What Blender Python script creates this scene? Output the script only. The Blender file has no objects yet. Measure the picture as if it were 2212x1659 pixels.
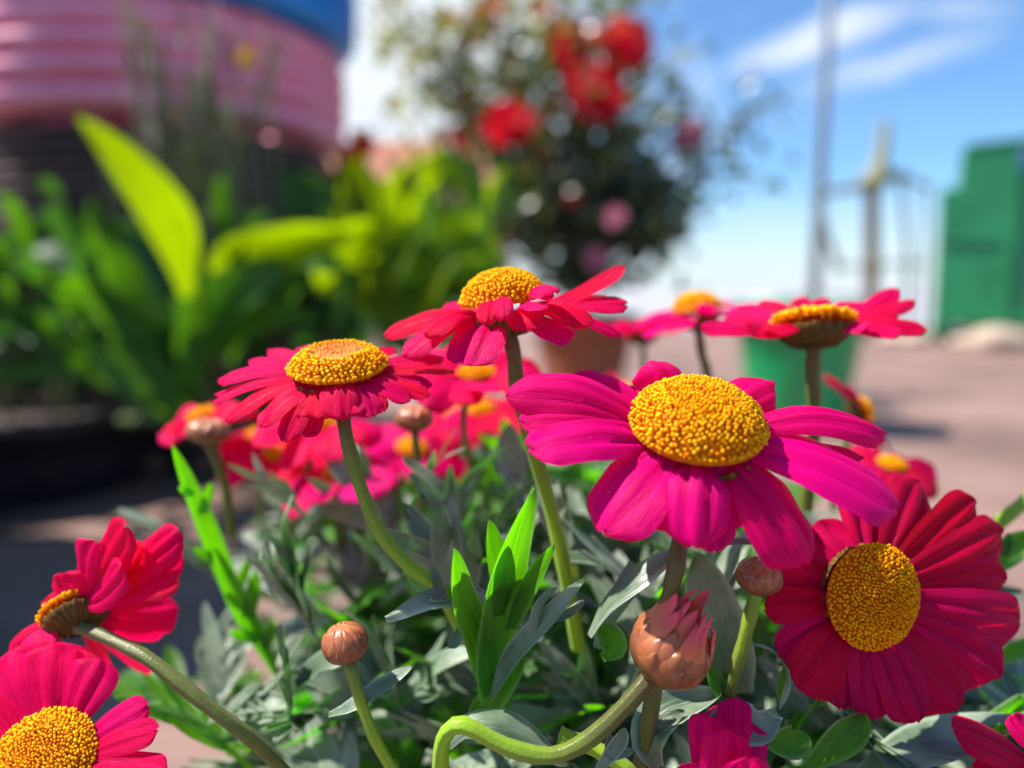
import bpy, math, random
import numpy as np
from mathutils import Vector, Matrix, noise
random.seed(7); np.random.seed(7)
C = bpy.context.scene.collection
SC = bpy.context.scene
R = math.radians
# ---------------------------------------------------------------- camera, sky, sun, exposure
H = 0.35; PITCH = R(7.5); FPX = 1597.0; LENS = 26.0
cam = bpy.data.cameras.new('camera'); cam_o = bpy.data.objects.new('camera', cam); C.objects.link(cam_o)
cam_o.location = (0, 0, H); cam_o.rotation_euler = (math.pi/2 - PITCH, 0, 0)
cam.lens = LENS; cam.sensor_width = 36.0; cam.clip_start = 0.005; cam.clip_end = 2000
cam.dof.use_dof = True; cam.dof.focus_distance = 0.116; cam.dof.aperture_fstop = 6.9
SC.camera = cam_o
SUN_DIR = Vector((-0.54, 0.06, 0.83)).normalized()
sun = bpy.data.lights.new('sun', 'SUN'); sun.energy = 5.0; sun.angle = R(0.5); sun.color = (1.0, 0.95, 0.87)
sun_o = bpy.data.objects.new('sun', sun); C.objects.link(sun_o)
sun_o.rotation_euler = SUN_DIR.to_track_quat('Z', 'Y').to_euler()
SC.view_settings.view_transform = 'Standard'; SC.view_settings.look = 'None'
SC.view_settings.exposure = 0.85; SC.view_settings.gamma = 1

FW = Vector((0, math.cos(PITCH), -math.sin(PITCH))); UP = Vector((0, math.sin(PITCH), math.cos(PITCH))); RT = Vector((1, 0, 0))
def P(x, y, d):
    """a point of the place: picture position (2212 x 1659 grid) at d metres of depth"""
    return Vector((0, 0, H)) + FW*d + RT*((x-1106)/FPX*d) + UP*(-(y-829.5)/FPX*d)
def CN(x, y, z):
    """direction given as right, up, towards the viewer"""
    return (RT*x + UP*y - FW*z).normalized()

def world():
    w = bpy.data.worlds.new('World'); SC.world = w; w.use_nodes = True
    nt = w.node_tree; N = nt.nodes; L = nt.links; N.clear()
    out = N.new('ShaderNodeOutputWorld'); bg = N.new('ShaderNodeBackground'); bg.inputs[1].default_value = 0.088
    sky = N.new('ShaderNodeTexSky'); sky.sky_type = 'NISHITA'; sky.sun_disc = False
    sky.sun_elevation = math.asin(SUN_DIR.z); sky.sun_rotation = math.atan2(SUN_DIR.x, SUN_DIR.y)
    sky.altitude = 100; sky.air_density = 1.0; sky.dust_density = 0.6; sky.ozone_density = 1.5
    tc = N.new('ShaderNodeTexCoord')
    def math_(op, a, b=None, clamp=False):
        n = N.new('ShaderNodeMath'); n.operation = op; n.use_clamp = clamp
        for i, v in enumerate((a, b)):
            if v is None: continue
            if isinstance(v, (int, float)): n.inputs[i].default_value = v
            else: L.new(v, n.inputs[i])
        return n.outputs[0]
    sep = N.new('ShaderNodeSeparateXYZ'); L.new(tc.outputs['Generated'], sep.inputs[0])
    nz = N.new('ShaderNodeTexNoise'); nz.inputs['Scale'].default_value = 3.2; nz.inputs['Detail'].default_value = 6; nz.inputs['Roughness'].default_value = 0.55
    mp = N.new('ShaderNodeMapping'); mp.inputs['Scale'].default_value = (1, 1, 3.2); mp.inputs['Rotation'].default_value = (0, R(12), 0)
    L.new(tc.outputs['Generated'], mp.inputs[0]); L.new(mp.outputs[0], nz.inputs[0])
    def ellipse(px, py, rx, ry, rot, soft):
        d = (P(px, py, 1)-Vector((0, 0, H))).normalized()
        m = N.new('ShaderNodeMapping'); m.vector_type = 'POINT'
        v = N.new('ShaderNodeVectorMath'); v.operation = 'SUBTRACT'; v.inputs[1].default_value = d; L.new(tc.outputs['Generated'], v.inputs[0])
        nd = N.new('ShaderNodeTexNoise'); nd.inputs['Scale'].default_value = 14; nd.inputs['Detail'].default_value = 4
        L.new(tc.outputs['Generated'], nd.inputs[0])
        v2 = N.new('ShaderNodeVectorMath'); v2.operation = 'MULTIPLY_ADD'; L.new(nd.outputs['Color'], v2.inputs[0]); v2.inputs[1].default_value = (ry, ry, ry); L.new(v.outputs[0], v2.inputs[2])
        v3 = N.new('ShaderNodeVectorMath'); v3.operation = 'SUBTRACT'; L.new(v2.outputs[0], v3.inputs[0]); v3.inputs[1].default_value = (ry/2,)*3
        m.inputs['Rotation'].default_value = (0, rot, 0); m.inputs['Scale'].default_value = (1/rx, 0.0 + 1/max(rx, ry), 1/ry)
        # rotate first, then scale
        mr = N.new('ShaderNodeMapping'); mr.inputs['Rotation'].default_value = (0, rot, 0); L.new(v3.outputs[0], mr.inputs[0])
        m.inputs['Rotation'].default_value = (0, 0, 0); L.new(mr.outputs[0], m.inputs[0])
        ln = N.new('ShaderNodeVectorMath'); ln.operation = 'LENGTH'; L.new(m.outputs[0], ln.inputs[0])
        a = math_('SUBTRACT', 1.0, ln.outputs['Value'])
        return math_('MULTIPLY', a, 1/soft, True)
    c1 = math_('MULTIPLY', ellipse(1765, 85, 0.125, 0.027, R(16), 0.7), 0.85)
    c2 = math_('MULTIPLY', ellipse(1920, 140, 0.13, 0.024, R(10), 0.8), 0.5)
    c3 = math_('MULTIPLY', ellipse(2070, 20, 0.07, 0.018, R(-10), 0.9), 0.4)
    c4 = math_('MULTIPLY', ellipse(640, 150, 0.50, 0.42, 0, 0.5), 0.92)
    # white bank low over the horizon
    hb = math_('SUBTRACT', 0.125, sep.outputs[2]); hb = math_('MULTIPLY', hb, 7.0, True)
    nn = math_('SUBTRACT', nz.outputs[0], 0.5); hb = math_('ADD', hb, math_('MULTIPLY', nn, 0.3), True); hb = math_('MULTIPLY', hb, 0.8)
    wisp = math_('MULTIPLY', math_('SUBTRACT', nz.outputs[0], 0.60), 2.2, True)
    m = c1
    for c in (c2, c3, c4, hb, math_('MULTIPLY', wisp, 0.5)): m = math_('MAXIMUM', m, c)
    mix = N.new('ShaderNodeMix'); mix.data_type = 'RGBA'
    L.new(m, mix.inputs[0]); 
    gain = N.new('ShaderNodeMix'); gain.data_type = 'RGBA'; gain.blend_type = 'MULTIPLY'; gain.inputs[0].default_value = 1
    L.new(sky.outputs[0], gain.inputs[6]); gain.inputs[7].default_value = (.70, 1.0, 1.28, 1)
    L.new(gain.outputs[2], mix.inputs[6]); mix.inputs[7].default_value = (6.4, 6.9, 7.4, 1)
    L.new(mix.outputs[2], bg.inputs[0]); L.new(bg.outputs[0], out.inputs[0])
world()

# ---------------------------------------------------------------- helpers
class MB:
    def __init__(s): s.v = []; s.f = []; s.uv = []; s.mi = []; s.col = []; s.hascol = False
    def grid(s, pts, uvs=None, closed_v=False, col=None, mi=0):
        """pts[i][j] grid"""
        o = len(s.v); n = len(pts); m = len(pts[0])
        for i in range(n):
            for j in range(m):
                s.v.append(tuple(pts[i][j]))
                s.uv.append(uvs[i][j] if uvs else (i/max(1, n-1), j/max(1, m-1)))
                c = col[i][j] if isinstance(col, list) else (col if col is not None else 0.0)
                s.col.append(c)
        mm = m if closed_v else m-1
        for i in range(n-1):
            for j in range(mm):
                a = o+i*m+j; b = o+i*m+(j+1) % m
                s.f.append((a, b, b+m, a+m)); s.mi.append(mi)
    def tri(s, pts, faces, col=0.0, mi=0):
        o = len(s.v)
        for p in pts: s.v.append(tuple(p)); s.uv.append((p[0], p[1])); s.col.append(col)
        for f in faces: s.f.append(tuple(o+k for k in f)); s.mi.append(mi)
    def box(s, c, sz, rot=None, mi=0, bevel=0):
        c = Vector(c); hx, hy, hz = sz[0]/2, sz[1]/2, sz[2]/2
        pts = [Vector((x, y, z)) for x in (-hx, hx) for y in (-hy, hy) for z in (-hz, hz)]
        if rot: pts = [rot @ p for p in pts]
        s.tri([c+p for p in pts], [(0, 1, 3, 2), (4, 6, 7, 5), (0, 4, 5, 1), (2, 3, 7, 6), (0, 2, 6, 4), (1, 5, 7, 3)], mi=mi)
    def tube(s, pts, rad, seg=10, col=None, mi=0, caps=True):
        pts = [Vector(p) for p in pts]; n = len(pts)
        rad = rad if isinstance(rad, (list, tuple)) else [rad]*n
        prev = None; g = []; cols = []
        for i in range(n):
            T = (pts[min(i+1, n-1)]-pts[max(i-1, 0)]).normalized()
            if prev is None:
                a = Vector((0.3, 1, 0.1)) if abs(T.z) > .9 else Vector((0, 0, 1))
                A = T.cross(a).normalized()
            else: A = (prev - T*prev.dot(T)).normalized()
            prev = A; B = T.cross(A)
            g.append([pts[i]+(A*math.cos(t)+B*math.sin(t))*rad[i] for t in [2*math.pi*k/seg for k in range(seg)]])
            cols.append([(col[i] if isinstance(col, list) else (col or 0.0))]*seg)
        if caps:
            g = [[pts[0]+(p-pts[0])*.02 for p in g[0]]]+g+[[pts[-1]+(p-pts[-1])*.02 for p in g[-1]]]
            cols = [cols[0]]+cols+[cols[-1]]
        s.grid(g, closed_v=True, col=cols, mi=mi)
    def lathe(s, prof, c=(0, 0, 0), seg=48, mi=0, axis=None, wob=None):
        c = Vector(c); q = Vector((0, 0, 1)).rotation_difference(axis) if axis else None
        g = []
        for r, z in prof:
            row = []
            for k in range(seg):
                t = 2*math.pi*k/seg; rr = r*(1+(wob(t, z) if wob else 0))
                p = Vector((rr*math.cos(t), rr*math.sin(t), z))
                row.append(c+(q @ p if q else p))
            g.append(row)
        s.grid(g, closed_v=True, mi=mi)
    def build(s, name, mats, parent=None, smooth=True):
        me = bpy.data.meshes.new(name); me.from_pydata(s.v, [], s.f)
        mats = mats if isinstance(mats, (list, tuple)) else [mats]
        for m in mats: me.materials.append(m)
        n = len(me.polygons)
        me.polygons.foreach_set('use_smooth', [smooth]*n)
        if len(mats) > 1: me.polygons.foreach_set('material_index', s.mi)
        uv = me.uv_layers.new(name='UVMap'); li = np.empty(len(me.loops), dtype=np.int32); me.loops.foreach_get('vertex_index', li)
        uv.data.foreach_set('uv', np.array(s.uv, dtype=np.float32)[li].ravel())
        at = me.attributes.new('tint', 'FLOAT', 'POINT'); at.data.foreach_set('value', np.array(s.col, dtype=np.float32))
        me.validate(); me.update()
        o = bpy.data.objects.new(name, me); C.objects.link(o)
        if parent: attach(o, parent)
        return o
def attach(o, parent):
    o.parent = parent
    o.matrix_parent_inverse = Matrix.Translation(parent.location).inverted() if parent.type == 'EMPTY' else parent.matrix_basis.inverted()
def tag(o, label=None, cat=None, group=None, kind=None):
    if label: o['label'] = label
    if cat: o['category'] = cat
    if group: o['group'] = group
    if kind: o['kind'] = kind
    return o
def thing(name, loc, label, cat, group=None):
    o = bpy.data.objects.new(name, None); C.objects.link(o); o.location = loc; o.empty_display_size = .01
    return tag(o, label, cat, group)
def bez(p, n):
    """Catmull-Rom through the points p, n samples"""
    p = [Vector(q) for q in p]
    if len(p) == 2: return [p[0].lerp(p[1], i/(n-1)) for i in range(n)]
    q = [p[0]*2-p[1]]+p+[p[-1]*2-p[-2]]; out = []; segs = len(p)-1
    for i in range(n):
        t = i/(n-1)*segs; k = min(int(t), segs-1); u = t-k; a, b, c, d = q[k:k+4]
        out.append(0.5*((2*b)+(c-a)*u+(2*a-5*b+4*c-d)*u*u+(3*b-3*c+d-a)*u**3))
    return out

# ---------------------------------------------------------------- materials
def newmat(name):
    m = bpy.data.materials.new(name); m.use_nodes = True; nt = m.node_tree
    return m, nt, nt.nodes, nt.links, nt.nodes['Principled BSDF'], nt.nodes['Material Output']
def noise_col(N, L, c1, c2, scale=8, detail=4, vec=None, lo=.35, hi=.65, rough=.55):
    n = N.new('ShaderNodeTexNoise'); n.inputs['Scale'].default_value = scale; n.inputs['Detail'].default_value = detail; n.inputs['Roughness'].default_value = rough
    if vec: L.new(vec, n.inputs[0])
    r = N.new('ShaderNodeValToRGB'); r.color_ramp.elements[0].position = lo; r.color_ramp.elements[1].position = hi
    r.color_ramp.elements[0].color = (*c1, 1); r.color_ramp.elements[1].color = (*c2, 1)
    L.new(n.outputs[0], r.inputs[0]); return r.outputs[0], n
def basic(name, c1, c2=None, rough=.6, scale=12, bump=0.0, bscale=60, spec=.5, metal=0, detail=5):
    m, nt, N, L, B, O = newmat(name)
    tc = N.new('ShaderNodeTexCoord')
    c2 = c2 or tuple(min(1, v*1.35+.005) for v in c1)
    col, _ = noise_col(N, L, c1, c2, scale, detail, tc.outputs['Object'])
    L.new(col, B.inputs['Base Color']); B.inputs['Roughness'].default_value = rough
    B.inputs['Specular IOR Level'].default_value = spec; B.inputs['Metallic'].default_value = metal
    if bump:
        n = N.new('ShaderNodeTexNoise'); n.inputs['Scale'].default_value = bscale; n.inputs['Detail'].default_value = 6; L.new(tc.outputs['Object'], n.inputs[0])
        b = N.new('ShaderNodeBump'); b.inputs['Strength'].default_value = bump; b.inputs['Distance'].default_value = .3/bscale
        L.new(n.outputs[0], b.inputs['Height']); L.new(b.outputs[0], B.inputs['Normal'])
    return m
def add2(N, L, uv, oi):
    m = N.new('ShaderNodeMapping'); m.inputs['Scale'].default_value = (2, 1, 1); L.new(uv.outputs[0], m.inputs[0])
    a = N.new('ShaderNodeVectorMath'); a.operation = 'MULTIPLY_ADD'; a.inputs[1].default_value = (1, 1, 1); L.new(m.outputs[0], a.inputs[0])
    c = N.new('ShaderNodeVectorMath'); c.operation = 'SCALE'; c.inputs[0].default_value = (37, 11, 5); L.new(oi.outputs['Random'], c.inputs['Scale']); L.new(c.outputs[0], a.inputs[2])
    return a.outputs[0]
def petal_mat(name, c, ct, trans=.45, vein=.28):
    """thin velvety petal: reflects c, lets ct through; fine veins run along UV x"""
    m, nt, N, L, B, O = newmat(name)
    uv = N.new('ShaderNodeUVMap'); uv.uv_map = 'UVMap'; oi = N.new('ShaderNodeObjectInfo')
    mp = N.new('ShaderNodeMapping'); mp.inputs['Scale'].default_value = (1.3, 26, 1); L.new(uv.outputs[0], mp.inputs[0])
    add = N.new('ShaderNodeVectorMath'); add.operation = 'ADD'; L.new(mp.outputs[0], add.inputs[0]); L.new(oi.outputs['Random'], add.inputs[1])
    n = N.new('ShaderNodeTexNoise'); n.inputs['Scale'].default_value = 1.0; n.inputs['Detail'].default_value = 5; n.inputs['Distortion'].default_value = .3
    L.new(add.outputs[0], n.inputs[0])
    n2 = N.new('ShaderNodeTexNoise'); n2.inputs['Scale'].default_value = 2.6; n2.inputs['Detail'].default_value = 3; L.new(uv.outputs[0], n2.inputs[0])
    r = N.new('ShaderNodeValToRGB'); r.color_ramp.elements[0].position = .3; r.color_ramp.elements[1].position = .72
    r.color_ramp.elements[0].color = (*[v*(1-vein) for v in c], 1); r.color_ramp.elements[1].color = (min(1, c[0]*1.15), c[1]*1.4+.0008, min(1, c[2]*1.45), 1)
    L.new(n.outputs[0], r.inputs[0])
    hs = N.new('ShaderNodeHueSaturation'); L.new(r.outputs[0], hs.inputs['Color'])
    hm = N.new('ShaderNodeMapRange'); hm.inputs[3].default_value = .488; hm.inputs[4].default_value = .51; L.new(oi.outputs['Random'], hm.inputs[0]); L.new(hm.outputs[0], hs.inputs['Hue'])
    vm = N.new('ShaderNodeMapRange'); vm.inputs[1].default_value = .3; vm.inputs[2].default_value = .7; vm.inputs[3].default_value = .85; vm.inputs[4].default_value = 1.12; L.new(n2.outputs[0], vm.inputs[0]); L.new(vm.outputs[0], hs.inputs['Value'])
    sp = N.new('ShaderNodeTexNoise'); sp.inputs['Scale'].default_value = 22; sp.inputs['Detail'].default_value = 2; L.new(add2(N, L, uv, oi), sp.inputs[0])
    sr = N.new('ShaderNodeMapRange'); sr.inputs[1].default_value = .77; sr.inputs[2].default_value = .80; L.new(sp.outputs[0], sr.inputs[0])
    pm = N.new('ShaderNodeMix'); pm.data_type = 'RGBA'; L.new(sr.outputs[0], pm.inputs[0]); L.new(hs.outputs[0], pm.inputs[6]); pm.inputs[7].default_value = (.85, .45, .4, 1)
    L.new(pm.outputs[2], B.inputs['Base Color']); B.inputs['Roughness'].default_value = .45; B.inputs['Specular IOR Level'].default_value = .10
    B.inputs['Sheen Weight'].default_value = .02; B.inputs['Sheen Roughness'].default_value = .3; B.inputs['Sheen Tint'].default_value = (1, .35, .75, 1)
    fine = N.new('ShaderNodeTexNoise'); fine.inputs['Scale'].default_value = 1; fine.inputs['Detail'].default_value = 3
    mp2 = N.new('ShaderNodeMapping'); mp2.inputs['Scale'].default_value = (6, 60, 1); L.new(uv.outputs[0], mp2.inputs[0]); L.new(mp2.outputs[0], fine.inputs[0])
    b = N.new('ShaderNodeBump'); b.inputs['Strength'].default_value = .7; b.inputs['Distance'].default_value = .0003; L.new(fine.outputs[0], b.inputs['Height']); L.new(b.outputs[0], B.inputs['Normal'])
    T = N.new('ShaderNodeBsdfTranslucent'); T.inputs[0].default_value = (*ct, 1)
    mx = N.new('ShaderNodeMixShader'); mx.inputs[0].default_value = trans
    L.new(B.outputs[0], mx.inputs[1]); L.new(T.outputs[0], mx.inputs[2]); L.new(mx.outputs[0], O.inputs[0])
    return m
def leaf_mat(name, c1, c2, ct, trans=.35, rough=.45, spec=.6, scale=40, vein=True, sheen=.0, edge=None):
    m, nt, N, L, B, O = newmat(name)
    tc = N.new('ShaderNodeTexCoord'); uv = N.new('ShaderNodeUVMap'); uv.uv_map = 'UVMap'; ge = N.new('ShaderNodeNewGeometry')
    col, _ = noise_col(N, L, c1, c2, scale, 4, tc.outputs['Object'])
    if edge:
        su = N.new('ShaderNodeSeparateXYZ'); L.new(uv.outputs[0], su.inputs[0])
        e1 = N.new('ShaderNodeMath'); e1.operation = 'SUBTRACT'; L.new(su.outputs[1], e1.inputs[0]); e1.inputs[1].default_value = .5
        e2 = N.new('ShaderNodeMath'); e2.operation = 'ABSOLUTE'; L.new(e1.outputs[0], e2.inputs[0])
        e3 = N.new('ShaderNodeMapRange'); e3.inputs[1].default_value = .36; e3.inputs[2].default_value = .5; L.new(e2.outputs[0], e3.inputs[0])
        em = N.new('ShaderNodeMix'); em.data_type = 'RGBA'; L.new(e3.outputs[0], em.inputs[0]); L.new(col, em.inputs[6]); em.inputs[7].default_value = (*edge, 1); col = em.outputs[2]
    hs = N.new('ShaderNodeHueSaturation'); L.new(col, hs.inputs['Color'])
    mr = N.new('ShaderNodeMapRange'); mr.inputs[3].default_value = .7; mr.inputs[4].default_value = 1.3; L.new(ge.outputs['Random Per Island'], mr.inputs[0]); L.new(mr.outputs[0], hs.inputs['Value'])
    L.new(hs.outputs[0], B.inputs['Base Color']); B.inputs['Roughness'].default_value = rough; B.inputs['Specular IOR Level'].default_value = spec
    B.inputs['Sheen Weight'].default_value = sheen
    T = N.new('ShaderNodeBsdfTranslucent')
    h2 = N.new('ShaderNodeHueSaturation'); h2.inputs['Color'].default_value = (*ct, 1); L.new(mr.outputs[0], h2.inputs['Value']); 
    nb = N.new('ShaderNodeTexNoise'); nb.inputs['Scale'].default_value = scale*.7; nb.inputs['Detail'].default_value = 5; L.new(tc.outputs['Object'], nb.inputs[0])
    mpv = N.new('ShaderNodeMapping'); mpv.inputs['Scale'].default_value = (2, 16, 1); L.new(uv.outputs[0], mpv.inputs[0])
    nv_ = N.new('ShaderNodeTexNoise'); nv_.inputs['Scale'].default_value = 1; nv_.inputs['Detail'].default_value = 4; L.new(mpv.outputs[0], nv_.inputs[0])
    ad = N.new('ShaderNodeMath'); ad.operation = 'ADD'; L.new(nb.outputs[0], ad.inputs[0]); L.new(nv_.outputs[0], ad.inputs[1])
    vr = N.new('ShaderNodeMapRange'); vr.inputs[1].default_value = .75; vr.inputs[2].default_value = 1.25; vr.inputs[3].default_value = .45; vr.inputs[4].default_value = 1.25; L.new(ad.outputs[0], vr.inputs[0])
    h3 = N.new('ShaderNodeHueSaturation'); L.new(h2.outputs[0], h3.inputs['Color']); L.new(vr.outputs[0], h3.inputs['Value']); L.new(h3.outputs[0], T.inputs[0])
    if vein:
        w = N.new('ShaderNodeTexNoise'); w.inputs['Scale'].default_value = 1; w.inputs['Detail'].default_value = 3
        mp = N.new('ShaderNodeMapping'); mp.inputs['Scale'].default_value = (4, 14, 1); L.new(uv.outputs[0], mp.inputs[0]); L.new(mp.outputs[0], w.inputs[0])
        b = N.new('ShaderNodeBump'); b.inputs['Strength'].default_value = .5; b.inputs['Distance'].default_value = .0006; L.new(w.outputs[0], b.inputs['Height']); L.new(b.outputs[0], B.inputs['Normal'])
    mx = N.new('ShaderNodeMixShader'); mx.inputs[0].default_value = trans
    L.new(B.outputs[0], mx.inputs[1]); L.new(T.outputs[0], mx.inputs[2]); L.new(mx.outputs[0], O.inputs[0])
    return m
def tint_mat(name, stops, rough=.5, spec=.4, trans=0, ct=None, nscale=900, namt=.25, sheen=0, bump=0, bscale=1500):
    """colour follows the mesh's tint attribute through a ramp"""
    m, nt, N, L, B, O = newmat(name)
    a = N.new('ShaderNodeAttribute'); a.attribute_name = 'tint'; tc = N.new('ShaderNodeTexCoord')
    n = N.new('ShaderNodeTexNoise'); n.inputs['Scale'].default_value = nscale; n.inputs['Detail'].default_value = 3; L.new(tc.outputs['Object'], n.inputs[0])
    s = N.new('ShaderNodeMath'); s.operation = 'MULTIPLY_ADD'; L.new(n.outputs[0], s.inputs[0]); s.inputs[1].default_value = namt
    s2 = N.new('ShaderNodeMath'); s2.operation = 'SUBTRACT'; L.new(a.outputs['Fac'], s2.inputs[0]); s2.inputs[1].default_value = namt/2; L.new(s2.outputs[0], s.inputs[2])
    r = N.new('ShaderNodeValToRGB')
    while len(r.color_ramp.elements) < len(stops): r.color_ramp.elements.new(.5)
    for e, (p, c) in zip(r.color_ramp.elements, stops): e.position = p; e.color = (*c, 1)
    L.new(s.outputs[0], r.inputs[0]); L.new(r.outputs[0], B.inputs['Base Color'])
    B.inputs['Roughness'].default_value = rough; B.inputs['Specular IOR Level'].default_value = spec; B.inputs['Sheen Weight'].default_value = sheen
    if bump:
        n2 = N.new('ShaderNodeTexNoise'); n2.inputs['Scale'].default_value = bscale; L.new(tc.outputs['Object'], n2.inputs[0])
        b = N.new('ShaderNodeBump'); b.inputs['Strength'].default_value = bump; b.inputs['Distance'].default_value = .0002; L.new(n2.outputs[0], b.inputs['Height']); L.new(b.outputs[0], B.inputs['Normal'])
    if trans:
        T = N.new('ShaderNodeBsdfTranslucent'); L.new(r.outputs[0], T.inputs[0])
        mx = N.new('ShaderNodeMixShader'); mx.inputs[0].default_value = trans
        L.new(B.outputs[0], mx.inputs[1]); L.new(T.outputs[0], mx.inputs[2]); L.new(mx.outputs[0], O.inputs[0])
    return m
M = {}
M['magenta'] = petal_mat('magenta_petal', (.92, .0003, .155), (1, .0, .18), .42)
M['crimson'] = petal_mat('crimson_petal', (.90, .0003, .088), (1, .0, .105), .42)
M['shaded_crimson'] = petal_mat('shaded_crimson_petal', (.62, .0005, .055), (.85, .0, .06), .35)  # darker copy of crimson, with the shade on these blooms put into the colour
M['pink'] = petal_mat('pink_petal', (.92, .001, .17), (1, .0, .15), .42)
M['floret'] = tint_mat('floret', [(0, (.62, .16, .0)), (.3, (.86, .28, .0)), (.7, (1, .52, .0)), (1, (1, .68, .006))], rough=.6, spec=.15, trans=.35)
M['redfloret'] = tint_mat('red_floret', [(0, (.5, .07, .01)), (.6, (.8, .2, .02)), (1, (.9, .38, .05))], rough=.5, trans=.15)
M['calyx'] = tint_mat('calyx', [(0, (.03, .022, .008)), (.45, (.10, .055, .014)), (.8, (.19, .10, .02)), (1, (.42, .24, .03))], rough=.65, spec=.12, bump=.4)
M['stem'] = tint_mat('stem', [(0, (.13, .075, .035)), (.4, (.13, .15, .03)), (1, (.32, .54, .02))], rough=.4, spec=.4, trans=.2, nscale=500, namt=.3, sheen=.08, bump=.5, bscale=2500)
M['budscale'] = tint_mat('bud_scale', [(0, (.05, .035, .012)), (.35, (.22, .07, .025)), (.66, (.42, .13, .05)), (.87, (.55, .26, .09))], rough=.33, spec=.5, trans=.04, nscale=420, namt=.75, sheen=.0, bump=.3)
M['budpetal'] = tint_mat('bud_petal', [(0, (.48, .17, .03)), (.4, (.66, .20, .06)), (.75, (.78, .10, .10)), (1, (.84, .07, .14))], rough=.5, trans=.2, nscale=300, namt=.4, sheen=.3)
M['leaf'] = leaf_mat('daisy_leaf', (.065, .115, .055), (.28, .35, .24), (.08, .42, .01), .17, .34, .9, 90, edge=(.36, .44, .33))
M['greenleaf'] = leaf_mat('green_daisy_leaf', (.04, .12, .015), (.07, .18, .02), (.20, .80, .0), .5, .4, .35, 120, edge=(.24, .36, .16))

# ---------------------------------------------------------------- petals, leaves, discs
def petal(mb, pts, W, hint, roll=0, cup=-.12, groove=.07, nu=14, nv=11, base=.34, tipw=.30, peak=.66, notch=.035, pw=2.3, col=None, twist=0, wav=.02, seed=0):
    c = bez(pts, nu*3); L = len(c)
    rnd = random.Random(seed or random.random()); ph = rnd.random()*6
    g = []; uv = []; cols = []
    us = [1-(1-i/nu)**1.35 for i in range(nu+1)]
    us[-1] = .9985
    prevS = None
    for i, u in enumerate(us):
        row = []; ru = []; rc = []
        e = 1-tipw
        b = base+(1-base)*(math.sin(min(1, u/peak)*math.pi/2)**1.25)
        tip = 1 if u < e else max(0, 1-((u-e)/tipw)**pw)**(1/pw)
        w = W/2*b*tip
        for j in range(nv+1):
            v = 2*j/nv-1
            uu = u - notch*(0.5-0.5*math.cos(v*3*math.pi))*max(0, (u-.75)/.25)**2
            t = uu*(L-1); k = min(int(t), L-2); f = t-k
            p = c[k].lerp(c[k+1], f); T = (c[min(k+2, L-1)]-c[max(k-1, 0)]).normalized()
            S = T.cross(hint); S = S.normalized() if S.length > 1e-6 else T.orthogonal().normalized()
            N = S.cross(T).normalized()
            a = roll+twist*u
            S2 = S*math.cos(a)+N*math.sin(a); N2 = N*math.cos(a)-S*math.sin(a)
            h = cup*v*v*W*b + wav*W*math.sin(ph+u*7+v*2.5)*u + (.022*W*math.sin(ph*3+u*19+v*4)*v*v*u if groove else 0)
            gr = -groove*W*(math.exp(-((v-.33)/.14)**2)+math.exp(-((v+.33)/.14)**2))*min(1, u*4)*(1-.5*max(0, (u-.8)/.2))
            row.append(p+S2*(v*w)+N2*(h+gr*(.35+.65*tip))); ru.append((uu, j/nv))
            rc.append(col(u, v) if col else 0.0)
        g.append(row); uv.append(ru); cols.append(rc)
    mb.grid(g, uv, col=cols)

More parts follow.
